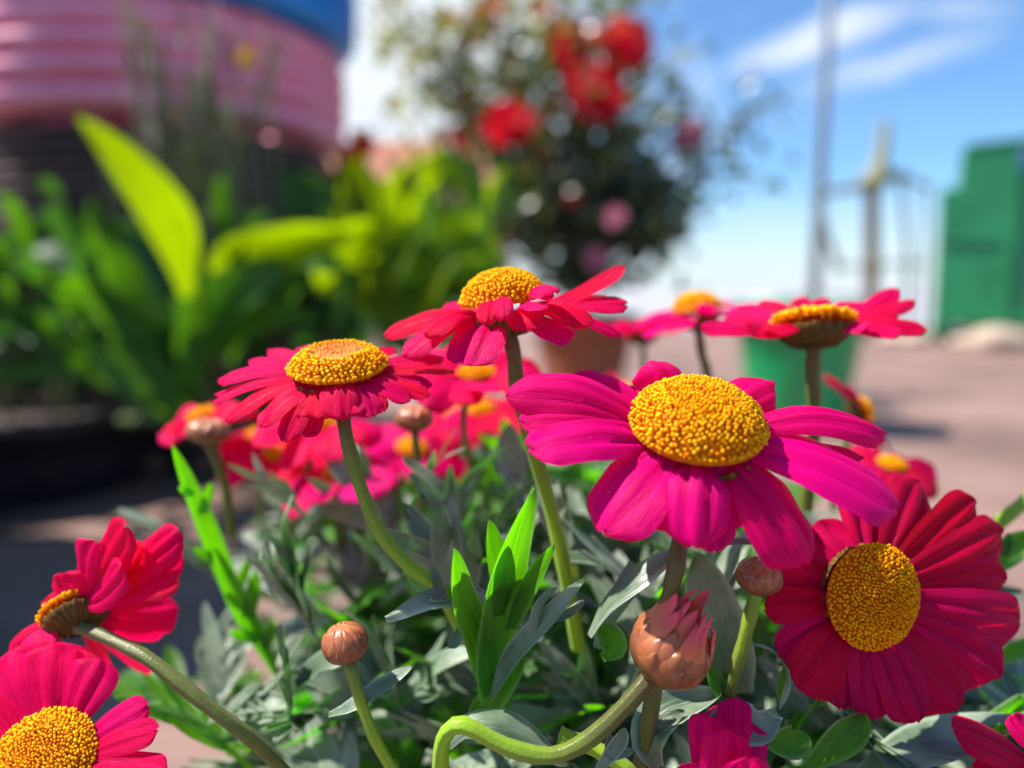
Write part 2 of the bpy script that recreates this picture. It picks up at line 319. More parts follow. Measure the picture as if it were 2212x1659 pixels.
ICO = None
def capsule(mb, p, n, r, l, tint_top, tint_bot, seg=6):
    a = n.orthogonal().normalized(); b = n.cross(a)
    g = []; cc = []
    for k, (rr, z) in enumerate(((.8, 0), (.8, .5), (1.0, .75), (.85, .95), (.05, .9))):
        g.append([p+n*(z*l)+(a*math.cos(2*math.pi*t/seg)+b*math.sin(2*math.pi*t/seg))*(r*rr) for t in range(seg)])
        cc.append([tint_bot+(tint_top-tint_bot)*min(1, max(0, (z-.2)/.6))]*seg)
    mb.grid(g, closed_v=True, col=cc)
def frame(n):
    """basis with x to the viewer's right, z = n"""
    z = n.normalized(); x = (RT-z*RT.dot(z))
    x = x.normalized() if x.length > .05 else z.orthogonal().normalized()
    return x, z.cross(x), z
def disc(parent, c, n, r, hgt, N=420, flat=0.0, fr=None, mat='floret', seed=1, red=0.0, tb=0.0):
    """domed cushion of florets; flat = share of the radius that is the unopened sunken middle"""
    rnd = random.Random(seed); X, Y, Z = frame(n); mb = MB(); g = []
    def pt(rho, th):
        if flat: z = hgt*(math.sin(min(1, rho/ r)*math.pi)**.8*0.9+.1 if rho/r > .5 else .93+.07*(rho/r/.5)-.12*(1-rho/r/.5))
        else: z = hgt*math.sqrt(max(0, 1-(rho/r)**2.3))
        return c+X*(rho*math.cos(th))+Y*(rho*math.sin(th))+Z*z
    for i in range(9):
        rho = r*i/8*.98 if i else r*.01
        g.append([pt(rho, 2*math.pi*k/24)-Z*.0001 for k in range(24)])
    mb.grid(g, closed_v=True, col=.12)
    s = r*math.sqrt(math.pi/N)
    rb = MB()
    for k in range(N):
        rho = r*math.sqrt((k+.5)/N); th = k*2.399963+rnd.gauss(0, .02); rho2 = rho+rnd.gauss(0, s*.1)
        p = pt(min(rho2, r*.96), th); rr = min(rho2, r*.9)
        d1 = pt(min(r, rr+r*.02), th)-pt(max(0, rr-r*.02), th); tang = (-X*math.sin(th)+Y*math.cos(th))
        nn = d1.cross(tang); nn = nn.normalized() if nn.length > 0 else Z
        if nn.dot(Z) < 0 and rho < r*.95: nn = -nn
        nn = (nn+Z*.25+Vector((rnd.gauss(0, .2), rnd.gauss(0, .2), rnd.gauss(0, .2)))).normalized()
        q = rho/r; opened = 1 if q > (.55 if flat else .0) else 0
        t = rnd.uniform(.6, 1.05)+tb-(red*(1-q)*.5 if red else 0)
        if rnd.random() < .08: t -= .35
        fs = s*((.50 if q > .5 else .44) if opened else .40)*rnd.uniform(.75, 1.2)
        l = s*(rnd.uniform(1.2, 2.6) if opened else rnd.uniform(.5, .7))
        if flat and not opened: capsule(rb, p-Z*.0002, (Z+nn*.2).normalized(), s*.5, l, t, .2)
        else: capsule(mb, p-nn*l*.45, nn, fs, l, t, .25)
    if flat:
        o = mb.build('flower_disc', M[mat], parent); rb.build('disc_middle', M['redfloret'], o)
    else: mb.build('flower_disc', M[mat], parent)
def calyx(parent, c, n, r, depth, stemdir=None, rows=3, seed=3):
    X, Y, Z = frame(n); mb = MB(); rnd = random.Random(seed)
    prof = [(r*.98, -.0002), (r*1.0, -depth*.15), (r*.93, -depth*.4), (r*.72, -depth*.7), (r*.42, -depth*.92), (r*.2, -depth*1.02), (r*.12, -depth*1.15)]
    g = [[c+X*(a*math.cos(t))+Y*(a*math.sin(t))+Z*z for t in [2*math.pi*k/28 for k in range(28)]] for a, z in prof]
    mb.grid(g, closed_v=True, col=.3)
    for row in range(rows):
        f = row/rows; cnt = 16-2*row
        for k in range(cnt):
            t = 2*math.pi*(k+.5*row)/cnt+rnd.gauss(0, .05)
            def q(a, z, off=0): return c+X*((a+off)*math.cos(t))+Y*((a+off)*math.sin(t))+Z*z
            s0 = .15+.3*(1-f)
            pts = [q(r*(.25+.35*(1-f)), -depth*(1.0-.12*(1-f)), r*.04), q(r*(.85-.1*f), -depth*(.5+.1*f), r*.06), q(r*(1.03-.04*f), -depth*.02-depth*.22*f, r*.03)]
            rad = (X*math.cos(t)+Y*math.sin(t)-Z*.5).normalized()
            petal(mb, pts, r*.42, rad, cup=-.18, groove=.0, nu=5, nv=4, tipw=.6, pw=1.6, notch=0, col=lambda u, v: .25+.45*abs(v)+.25*u)
    return mb.build('calyx', M['calyx'], parent)
def stem(parent, pts, rad, n=22, tint=None, name='stem'):
    c = bez(pts, n); mb = MB()
    rr = [rad*(1+.06*math.sin(i*1.3)) if i else rad*1.25 for i in range(n)]
    tt = tint or (.2, .8); cols = [tt[0]+(tt[1]-tt[0])*min(1, i/(n-1)*1.4) for i in range(n)]  # brownish top also carries the shade of the bloom, put into the tint
    prev = None; g = []; cc = []
    seg = 20
    for i in range(n):                                   # ribbed stem
        T = (c[min(i+1, n-1)]-c[max(i-1, 0)]).normalized()
        A = T.orthogonal().normalized() if prev is None else (prev-T*prev.dot(T)).normalized()
        prev = A; B = T.cross(A)
        g.append([c[i]+(A*math.cos(t)+B*math.sin(t))*rr[i]*(1+.10*math.cos(6*t)+.05*math.cos(3*t+i*.15)) for t in [2*math.pi*k/seg for k in range(seg)]])
        cc.append([cols[i]]*seg)
    mb.grid(g, closed_v=True, col=cc)
    return mb.build(name, M['stem'], parent)

FG = 'daisies blooming on the potted bush'
def flower(label, cx, cy, d, n, rpx, petals, mat, stem_pts=None, hgt=.6, N=420, flat=0, red=0, stem_r=None, W=None, tint=None, seed=1, cdepth=.55, petname='petal', lowres=False, face=0.0, ws=1.2, tb=0.0):
    """petals: (tip x, tip y, depth offset mm, width px, arch, roll, cup)"""
    px = d/FPX; c = P(cx, cy, d); n = n.normalized(); r = rpx*px
    t = thing('daisy_flower', c, label, 'flower', FG)
    X, Y, Z = frame(n)
    disc(t, c+n*(r*.05), n, r, r*hgt, N=N, flat=flat, red=red, seed=seed, tb=tb)
    calyx(t, c-n*(r*.05), n, r*.9, r*cdepth, seed=seed)
    rnd = random.Random(seed*13)
    for i, pe in enumerate(petals):
        tx, ty, dz, w = pe[:4]; arch = pe[4] if len(pe) > 4 else .12; roll = pe[5] if len(pe) > 5 else 0; cup = pe[6] if len(pe) > 6 else -.14
        mt = pe[7] if len(pe) > 7 else mat
        tip = P(tx, ty, d+dz*.001); v = tip-c; rad = (v-n*v.dot(n))
        rad = rad.normalized()
        base = c+rad*(r*.60)-n*(r*.02)+n*rnd.uniform(-.05, .04)*r; Lp = (tip-base).length
        dirn = (tip-base).normalized()
        mid = base.lerp(tip, .5)+n*(arch*Lp)
        p1 = base.lerp(tip, .22)+n*(arch*Lp*.72)
        p3 = base.lerp(tip, .8)+n*(arch*Lp*.6)
        hint = (n+rad*.5-FW*face).normalized()
        mb = MB(); petal(mb, [base, p1, mid, p3, tip], w*px*ws, hint, roll=R(roll), cup=cup, nu=9 if lowres else 16, nv=7 if lowres else 12, seed=seed*100+i+1, twist=rnd.gauss(0, .12), notch=rnd.uniform(.02, .05), groove=rnd.uniform(.06, .115), wav=rnd.uniform(.015, .05), tipw=rnd.uniform(.26, .36), peak=rnd.uniform(.5, .75))
        mb.build(petname, M[mt], t)
    if stem_pts:
        pts = [c-n*(r*cdepth*.9)]+[P(*q) for q in stem_pts]
        stem(t, pts, stem_r*px if stem_r else .0011, tint=tint)
    return t
def auto_petals(cx, cy, d, n, L, W, k, seed, elev=(-.1, .15), arch=.12, jitter=.18):
    """a ring of petals spread evenly round the axis, returned in the flower() form"""
    rnd = random.Random(seed); px = d/FPX; X, Y, Z = frame(n.normalized()); c = P(cx, cy, d); out = []
    for i in range(k):
        t = 2*math.pi*(i+rnd.uniform(-.25, .25))/k; l = L*px*rnd.uniform(1-jitter, 1+jitter*.5)
        tip = c+(X*math.cos(t)+Y*math.sin(t))*l+Z*(l*rnd.uniform(*elev))
        v = tip-Vector((0, 0, H)); dd = v.dot(FW)
        out.append((1106+v.dot(RT)/dd*FPX, 829.5-v.dot(UP)/dd*FPX, (dd-d)*1000, W*rnd.uniform(.85, 1.15), arch*rnd.uniform(.4, 1.4), rnd.uniform(-14, 14), rnd.uniform(-.2, .05)))
    return out

# ================================================================ SETTING
def ground():
    m, nt, N, L, B, O = newmat('block_paving')
    tc = N.new('ShaderNodeTexCoord')
    br = N.new('ShaderNodeTexBrick'); br.inputs['Scale'].default_value = 1; br.inputs['Brick Width'].default_value = .2; br.inputs['Row Height'].default_value = .1; br.inputs['Mortar Size'].default_value = .004
    br.inputs['Color1'].default_value = (.25, .15, .125, 1); br.inputs['Color2'].default_value = (.31, .19, .155, 1); br.inputs['Mortar'].default_value = (.2, .15, .13, 1)
    L.new(tc.outputs['Object'], br.inputs[0])
    col, n = noise_col(N, L, (.5, .47, .46), (1.15, 1.13, 1.1), 2.2, 10, tc.outputs['Object'], .3, .7)
    mx = N.new('ShaderNodeMix'); mx.data_type = 'RGBA'; mx.blend_type = 'MULTIPLY'; mx.inputs[0].default_value = 1
    L.new(br.outputs[0], mx.inputs[6]); L.new(col, mx.inputs[7]); L.new(mx.outputs[2], B.inputs['Base Color'])
    B.inputs['Roughness'].default_value = .85
    n2 = N.new('ShaderNodeTexNoise'); n2.inputs['Scale'].default_value = 90; n2.inputs['Detail'].default_value = 6; L.new(tc.outputs['Object'], n2.inputs[0])
    b = N.new('ShaderNodeBump'); b.inputs['Strength'].default_value = .4; b.inputs['Distance'].default_value = .004; L.new(n2.outputs[0], b.inputs['Height']); L.new(b.outputs[0], B.inputs['Normal'])
    mb = MB(); mb.tri([(-600, -600, 0), (600, -600, 0), (600, 600, 0), (-600, 600, 0)], [(0, 1, 2, 3)])
    tag(mb.build('ground', m, smooth=False), kind='structure')
ground()

def gz(px, y):            # ground point under picture column px at world distance y
    return Vector(((px-1106)/FPX*y*1.0, y, 0))

def bevel(o, w=.006, seg=2):
    b = o.modifiers.new('bevel', 'BEVEL'); b.width = w; b.segments = seg; b.limit_method = 'ANGLE'
    return o
def container():
    m = basic('green_enamel', (.010, .17, .06), (.018, .24, .09), .42, 3, .15, 25)
    md = basic('black_rubber', (.012, .012, .013), None, .6); mg = basic('emblem_blue', (.02, .04, .16), (.03, .06, .22), .5)
    mw = basic('steel', (.3, .31, .3), None, .4, metal=.7)
    r = Matrix.Rotation(R(-30), 3, 'Z')
    t = thing('waste_container', (3.4, 5.0, 0), 'large green metal waste container on small black wheels at the right edge', 'waste container')
    c = Vector((2.53, 4.48, 0))-r @ Vector((-.87, -.5, 0))
    mb = MB()
    # stepped silhouette: body, and a taller hopper set back from its left edge
    prof = [(-.86, .05), (-.87, .93), (-.78, .93), (-.775, 1.15), (.86, 1.19), (.86, .05)]
    pts = []; n = len(prof)
    for yy in (-.5, .5):
        for a, z in prof: pts.append(c+r @ Vector((a, yy, z)))
    mb.tri(pts, [tuple(range(n)), tuple(range(2*n-1, n-1, -1))]+[((i+1) % n, i, i+n, (i+1) % n+n) for i in range(n)])
    bevel(mb.build('body', m, t, False), .02, 3)
    mb = MB()
    for a in (-.5, 0.02, .55): mb.box(c+r @ Vector((a, -.515, .6)), (.05, .03, .8), r)
    mb.box(c+r @ Vector((.0, -.519, .17)), (1.70, .036, .05), r)
    bevel(mb.build('rib', m, t, False), .006)
    mb = MB()
    mb.box(c+r @ Vector((.3, -.53, .95)), (.16, .03, .05), r); bevel(mb.build('hasp', mw, t, False), .004)
    mb = MB(); mb.box(c+r @ Vector((0, -.508, .62)), (1.68, .02, .03), r); bevel(mb.build('seam_bar', m, t, False), .004)
    mb = MB(); mb.box(c+r @ Vector((.06, 0, 1.187)), (1.64, 1.02, .03), r @ Matrix.Rotation(R(-2.2), 3, 'Y')); bevel(mb.build('lid', m, t, False), .012)
    q = r @ Vector((0, -1, 0))
    mb = MB(); mb.lathe([(.001, .012), (.085, .012), (.095, .004), (.095, -.02)], c+r @ Vector((-.40, -.503, 1.05)), 40, axis=q); o = mb.build('emblem', mg, t)
    for a in (-.72, -.38, .6):
        for yy in (-.49, .42):
            mb = MB(); ax = r @ Vector((1, 0, 0))
            mb.lathe([(.02, -.025), (.045, -.025), (.055, -.012), (.055, .012), (.045, .025), (.02, .025)], c+r @ Vector((a, yy-.03, .055)), 24, axis=ax)
            w = mb.build('wheel', md, t)
            mb = MB(); mb.box(c+r @ Vector((a, yy-.03, .115)), (.07, .06, .03), r); mb.build('fork', mw, w, False)
container()

def pole():
    m = basic('galvanised_steel', (.24, .29, .36), (.30, .35, .42), .5, 20, metal=.2)
    b = P(1772, 400, 5.9); x, y = b.x, b.y
    t = thing('utility_pole', (x, y, 0), 'tall thin grey pole rising past the top edge of the sky', 'pole')
    mb = MB(); mb.tube([(x, y, 0), (x-.01, y, 2.2), (x-.015, y, 4.4)], [.046, .042, .038], 20); mb.build('mast', m, t)
    mb = MB(); mb.box((x, y, .01), (.22, .22, .02)); bevel(mb.build('base_plate', m, t, False), .004)
    mb = MB(); mb.tube([(x-.015, y, 4.3), (x+.3, y-.1, 4.55), (x+.9, y-.2, 4.6)], .022, 12); mb.build('arm', m, t)
    mb = MB(); mb.box((x+1.0, y-.22, 4.6), (.5, .18, .07)); bevel(mb.build('lamp_head', m, t, False), .02)
pole()

def frame_post():
    mw = basic('weathered_wood', (.10, .065, .04), (.17, .12, .08), .85, 30, .6, 80)
    mg = basic('pale_timber', (.16, .15, .14), (.24, .22, .2), .85, 30, .5, 80)
    mf = basic('mossy_wood', (.22, .20, .08), (.33, .28, .13), .8, 40, .5, 80)
    D = 5.2
    def q(x, y, d=D): return P(x, y, d)
    b = q(1882, 700); t = thing('rustic_post_frame', (b.x, b.y, 0), 'brown wooden post with cross arms and a carved top in front of the sky', 'wooden frame')
    def wob(pts, n=12, a=.008):
        c = bez(pts, n); return [p+Vector((noise.noise(p*5)*a, noise.noise(p*5+Vector((3, 3, 3)))*a, 0)) for p in c]
    foot = Vector((b.x, b.y, 0))
    mb = MB(); mb.tube(wob([foot, q(1882, 600), q(1884, 400)]), [.058]*4+[.05]*8, 14); mb.build('post', mw, t)
    mb = MB(); mb.tube([q(1882, 590), q(1882, 575), q(1882, 560)], [.05, .066, .05], 14); mb.build('collar', mw, t)
    mb = MB(); mb.tube(wob([q(1872, 410), q(1895, 385), q(1905, 330), q(1912, 275), q(1908, 262)]), [.05, .075, .08, .07, .06, .045, .04, .036, .032, .03, .028, .015], 12); mb.build('carved_figure', mf, t)
    mb = MB(); mb.tube([q(1930, 385), q(1955, 372)], [.05, .02], 8); mb.build('carved_wing', mf, t)
    mb = MB(); mb.tube([q(1868, 392), q(1850, 408)], [.05, .03], 8); mb.build('carved_wing', mf, t)
    mb = MB(); mb.tube(wob([q(1755, 424), q(1800, 412), q(1885, 402)]), .028, 10); mb.build('cross_arm', mg, t)
    mb = MB(); mb.tube(wob([q(1885, 385), q(1950, 384), q(2015, 408, 5.15)]), .02, 10); mb.build('cross_arm', mg, t)
    mb = MB(); mb.tube(wob([q(1768, 424), q(1782, 500), q(1812, 585)]), .026, 10); mb.build('brace', mg, t)
    f = q(1962, 640, 5.25); mb = MB(); mb.tube(wob([Vector((f.x, f.y, 0)), q(1960, 560, 5.25), q(1948, 392, 5.25)]), .017, 10); mb.build('thin_post', mg, t)
    f = q(2002, 640, 5.25); mb = MB(); mb.tube(wob([Vector((f.x, f.y, 0)), q(2000, 560, 5.25), q(2002, 400, 5.2)]), .013, 10); mb.build('thin_post', mg, t)
    mb = MB(); mb.tube(wob([q(1800, 580), q(1885, 572), q(2000, 570, 5.25)]), .011, 10); mb.build('rail', mg, t)
frame_post()

def concrete():
    m = basic('pale_concrete', (.30, .30, .31), (.40, .40, .41), .85, .6, .3, 8)
    mb = MB(); mb.tri([(-400, 6.1, .004), (400, 6.1, .004), (400, 500, .004), (-400, 500, .004)], [(0, 1, 2, 3)])
    tag(mb.build('concrete_yard', m, smooth=False), kind='structure')
concrete()
def house():
    m = basic('salmon_render', (.42, .22, .17), (.5, .28, .22), .85, 3, .2, 12); mr = basic('roof_tiles', (.30, .10, .06), (.42, .16, .09), .8, 8, .5, 14); mg = basic('window_glass', (.05, .06, .07), None, .15); mf = basic('window_frame', (.65, .63, .6), None, .6)
    t = thing('house', (-4, 23, 0), 'low salmon coloured house with a tiled roof far behind the flowering shrubs', 'house')
    mb = MB(); mb.box((-4.5, 24, 1.6), (9, 5, 3.2)); mb.build('wall', m, t, False)
    mb = MB(); mb.tri([(-9.3, 21.2, 3.2), (.3, 21.2, 3.2), (.3, 26.8, 3.2), (-9.3, 26.8, 3.2), (-8.3, 24, 4.9), (-.7, 24, 4.9)], [(0, 1, 5, 4), (1, 2, 5), (2, 3, 4, 5), (3, 0, 4), (0, 3, 2, 1)]); rf = mb.build('roof', mr, t, False)
    mb = MB(); mb.box((-2.2, 24.5, 4.8), (.6, .6, 1.2)); mb.build('chimney', m, rf, False)
    for x in (-7.5, -5.5, -3.4, -1.4):
        mb = MB(); mb.box((x, 21.49, 1.8), (1.0, .06, 1.3)); w = mb.build('window', mf, t, False)
        mb = MB(); mb.box((x-.23, 21.46, 1.8), (.4, .04, 1.15)); mb.box((x+.23, 21.46, 1.8), (.4, .04, 1.15)); mb.build('pane', mg, w, False)
house()

def rocks():
    m = basic('sandstone', (.42, .31, .22), (.6, .47, .36), .9, 18, .7, 50)
    data = [(2165, 4.15, .13, 'broad pale sandstone rock lying in front of the green container at the right edge'),
            (2085, 4.35, .07, 'small pale rock left of the broad sandstone rock by the container'),
            (2040, 4.55, .05, 'smallest pinkish rock near the left wheel of the green container'),
            (1975, 4.6, .075, 'tan stone on the ground between the wooden post and the green container'),
            (1925, 4.75, .06, 'flat tan stone close to the foot of the wooden post')]
    for i, (px, y, s, lb) in enumerate(data):
        c = gz(px, y); mb = MB(); g = []
        for a in range(11):
            ph = math.pi*a/10; row = []
            for b in range(18):
                th = 2*math.pi*b/18; v = Vector((math.sin(ph)*math.cos(th)*1.35, math.sin(ph)*math.sin(th), math.cos(ph)*.62))
                v *= s*(1+.35*noise.noise(v*1.6+Vector((i*5, 0, 0)))); row.append(c+v+Vector((0, 0, s*.38)))
            g.append(row)
        mb.grid(g, closed_v=True); tag(mb.build('rock', m), lb, 'rock', 'rocks by the container')
rocks()

# ---------------------------------------------------------------- pots, tyres, bucket
def potlathe(R0, R1, h, th=.01, rim=.02, rimh=.03):
    return [(.001, 0), (R0, 0), (R0+(R1-R0)*.5, h*.5), (R1, h-rimh), (R1+rim, h-rimh+.002), (R1+rim, h), (R1+rim-th, h+.002), (R1-th, h-.01), (R0+(R1-R0)*.7-th, h*.72), (.001, h*.72)]
def pot(name, c, R0, R1, h, m, label, cat='pot', soil=True, rim=.015, rimh=.03, group=None):
    t = thing(name, c, label, cat, group)
    pr = [(.001, 0), (R0*.97, 0), (R0, .006), (R0+(R1-R0)*.5, (h-rimh)*.5), (R1, h-rimh), (R1+rim, h-rimh+.003), (R1+rim*1.1, h-.004), (R1+rim*.8, h), (R1-.004, h), (R1-.012, h-rimh), (R1*.94-.012, h*.78)]
    mb = MB(); mb.lathe(pr, c, 56); mb.build('pot_body', m, t)
    if soil:
        mb = MB(); g = [[Vector(c)+Vector((a*(R1-.012)*math.cos(th), a*(R1-.012)*math.sin(th), h*.86+.006*noise.noise(Vector((a*9, th*3, 1))))) for th in [2*math.pi*k/32 for k in range(32)]] for a in (.01, .3, .6, .85, 1)]
        mb.grid(g, closed_v=True); mb.build('soil', M['soil'], t)
    return t
M['soil'] = basic('soil', (.03, .02, .014), (.09, .06, .04), .95, 60, .8, 120)
M['terracotta'] = basic('terracotta', (.36, .10, .045), (.47, .16, .075), .8, 14, .3, 60)
M['blackpot'] = basic('black_plastic', (.010, .008, .014), (.018, .014, .022), .45, 20)
M['greenplastic'] = basic('green_plastic', (.01, .30, .095), (.015, .36, .12), .3, 6)
tp = Vector(P(1262, 700, 2.25)); tp.z = 0
pot('terracotta_pot', tp, .105, .155, .27, M['terracotta'], 'brown terracotta pot holding the tall red flowering shrub')
gb = P(1728, 700, 1.84); gb.z = 0
def bucket():
    t = thing('green_bucket', gb, 'bright green plastic bucket standing on the paving behind the daisies', 'bucket')
    c = gb; mb = MB()
    mb.lathe([(.001, .004), (.108, 0), (.112, .006), (.135, .16), (.152, .285), (.162, .288), (.164, .305), (.158, .312), (.150, .31), (.146, .29), (.130, .16), (.106, .012), (.001, .012)], c, 56); mb.build('bucket_body', M['greenplastic'], t)
    mb = MB(); pts = [c+Vector((.165*math.cos(a), -.11*math.sin(a), .3+.03*math.sin(a))) for a in [math.pi*k/20 for k in range(21)]]
    mb.tube(pts, .0035, 8); mb.build('handle', basic('wire', (.4, .4, .4), None, .35, metal=.8), t)
    for s in (-1, 1):
        mb = MB(); mb.box(c+Vector((s*.166, 0, .288)), (.014, .04, .045)); bevel(mb.build('handle_lug', M['greenplastic'], t, False), .004)
    mb = MB(); mb.lathe([(.001, .25), (.14, .25)], c, 32); mb.build('soil', M['soil'], t)
bucket()
pa = P(40, 900, 1.30); pa.z = 0
pot('black_pot', pa, .19, .235, .15, M['blackpot'], 'wide black plastic pot at the left edge under the broad leaves', rim=.012)
pb = P(470, 900, 1.52); pb.z = 0
pot('black_pot', pb, .17, .20, .17, M['blackpot'], 'black plastic pot right of the wide one and behind the red daisies', rim=.012)
dp = Vector((.045, .235, 0))
pot('daisy_pot', dp, .075, .105, .15, M['terracotta'], 'terracotta pot under the daisy bush', cat='pot')

def tyre(c, Rr, w, m, label, ribs=6):
    t = thing('tyre', c, label, 'tyre', 'stacked tyres')
    pr = []; ri = Rr*.6
    side = [(ri, -w*.28), (ri+.015, -w*.40), (Rr*.8, -w*.5), (Rr*.93, -w*.47), (Rr*.985, -w*.42)]
    pr += side
    for k in range(ribs):
        a = -w*.42+w*.84*k/ribs; b = a+w*.84/ribs
        crown = lambda z: Rr*(1-.02*(z/(w/2))**2)
        pr += [(crown(a)-.0, a+.003), (crown(a)+.005, a+w*.84/ribs*.3), (crown(a), a+w*.84/ribs*.52), (crown(a)-.042, a+w*.84/ribs*.62), (crown(a)-.042, b-.003)]
    pr += [(a_, -z) for a_, z in reversed(side)]
    pr += [(ri+.02, w*.2), (Rr*.9, w*.3), (Rr*.93, 0), (Rr*.9, -w*.3), (ri+.02, -w*.2), (ri, -w*.28)]
    mb = MB(); mb.lathe(pr, Vector(c), 120); mb.build('tread_and_wall', m, t)
tc_ = P(372, 400, 1.62); tx, ty = tc_.x, tc_.y
M['pinkpaint'] = basic('pink_paint', (.93, .30, .44), (.96, .42, .56), .7, 9, .3, 60)
M['bluepaint'] = basic('blue_paint', (.01, .26, .74), (.02, .34, .85), .45, 9, .3, 60)
M['blackrubber'] = basic('old_rubber', (.10, .075, .072), (.17, .13, .125), .8, 9, .3, 60)
tyre((tx, ty, .548), .345, .185, M['blackrubber'], 'unpainted dark tyre at the bottom of the stack, below the pink one')
tyre((tx, ty, .752), .375, .205, M['pinkpaint'], 'pink painted tyre with ribbed tread between the dark and the blue tyre', 4)
tyre((tx+.012, ty, .985), .392, .26, M['bluepaint'], 'blue painted tyre on top of the pink one')
def crate():
    m = basic('dark_stained_wood', (.09, .05, .038), (.20, .13, .09), .85, 26, .5, 60)
    t = thing('wooden_crate', (tx, ty, 0), 'dark slatted wooden crate carrying the stacked tyres', 'crate')
    mb = MB()
    S = .33
    for k in range(9):
        a = -S+2*S*k/8
        for q, sz in (((a, -S, .22), (.055, .018, .42)), ((a, S, .22), (.055, .018, .42)), ((-S-.012, a*.95, .22), (.018, .05, .42)), ((S+.012, a*.95, .22), (.018, .05, .42))):
            mb.box(Vector((tx, ty, 0))+Vector(q)+Vector((0, 0, random.uniform(-.004, .004))), sz)
    bevel(mb.build('slats', m, t, False), .003)
    mb = MB(); mb.box((tx, ty, .444), (.72, .72, .022)); bevel(mb.build('top_board', m, t, False), .004)
    for z in (.06, .38):
        for yy in (ty-S+.025, ty+S-.025):
            mb = MB(); mb.box((tx, yy, z), (.64, .03, .05)); mb.build('rail', m, t, False)
crate()
def barrel():  # unseen barrel, added only to throw shade over the lower left ground
    m = bpy.data.materials['dark_stained_wood']; mh = basic('rusty_hoop', (.12, .06, .04), (.2, .1, .06), .7, 30, metal=.5)
    c = Vector((-1.13, .72, 0)); t = thing('shadow_barrel', c, 'unseen wooden barrel added left of the black pot to cast shade on the ground', 'shadow caster')
    mb = MB(); mb.lathe([(.001, 0), (.30, 0), (.345, .2), (.36, .42), (.345, .64), (.31, .84), (.285, .84), (.30, .76), (.001, .76)], c, 72, wob=lambda th, z: -.012*(abs(math.sin(th*9))**12)); mb.build('staves', m, t)
    for z, r in ((.1, .328), (.3, .356), (.56, .356), (.76, .329)):
        mb = MB(); mb.lathe([(r, z-.018), (r+.006, z-.018), (r+.006, z+.018), (r, z+.018)], c, 72); mb.build('hoop', mh, t)
barrel()

# ---------------------------------------------------------------- background plants
M['broad'] = leaf_mat('broad_leaf', (.03, .12, .02), (.06, .18, .03), (.13, .36, .0), .40, .45, .3, 9)
M['lime'] = leaf_mat('lime_leaf', (.10, .18, .003), (.17, .26, .005), (.38, .56, .0), .62, .5, .2, 9)
M['darkbroad'] = leaf_mat('dark_leaf', (.02, .075, .03), (.04, .12, .04), (.10, .30, .02), .35, .5, .25, 9)
M['shrub'] = leaf_mat('shrub_leaf', (.03, .06, .035), (.07, .11, .06), (.20, .26, .04), .35, .3, .7, 6)
M['lav'] = leaf_mat('lavender_green', (.14, .18, .08), (.24, .28, .14), (.26, .36, .1), .3, .6, .3, 20)
M['bark'] = basic('bark', (.07, .05, .035), (.15, .11, .08), .9, 30, .6, 70)
M['plantstem'] = basic('green_stem', (.08, .13, .04), (.14, .2, .06), .6, 40)
def blade(mb, pts, W, hint, roll=0, fold=.12, nu=14, nv=6, peak=.45, tipw=.62, pw=1.45, base=.25, wav=.03):
    petal(mb, pts, W, hint, roll=roll, cup=fold, groove=0, nu=nu, nv=nv, base=base, tipw=tipw, peak=peak, notch=0, pw=pw, wav=wav, seed=random.randint(1, 9999))
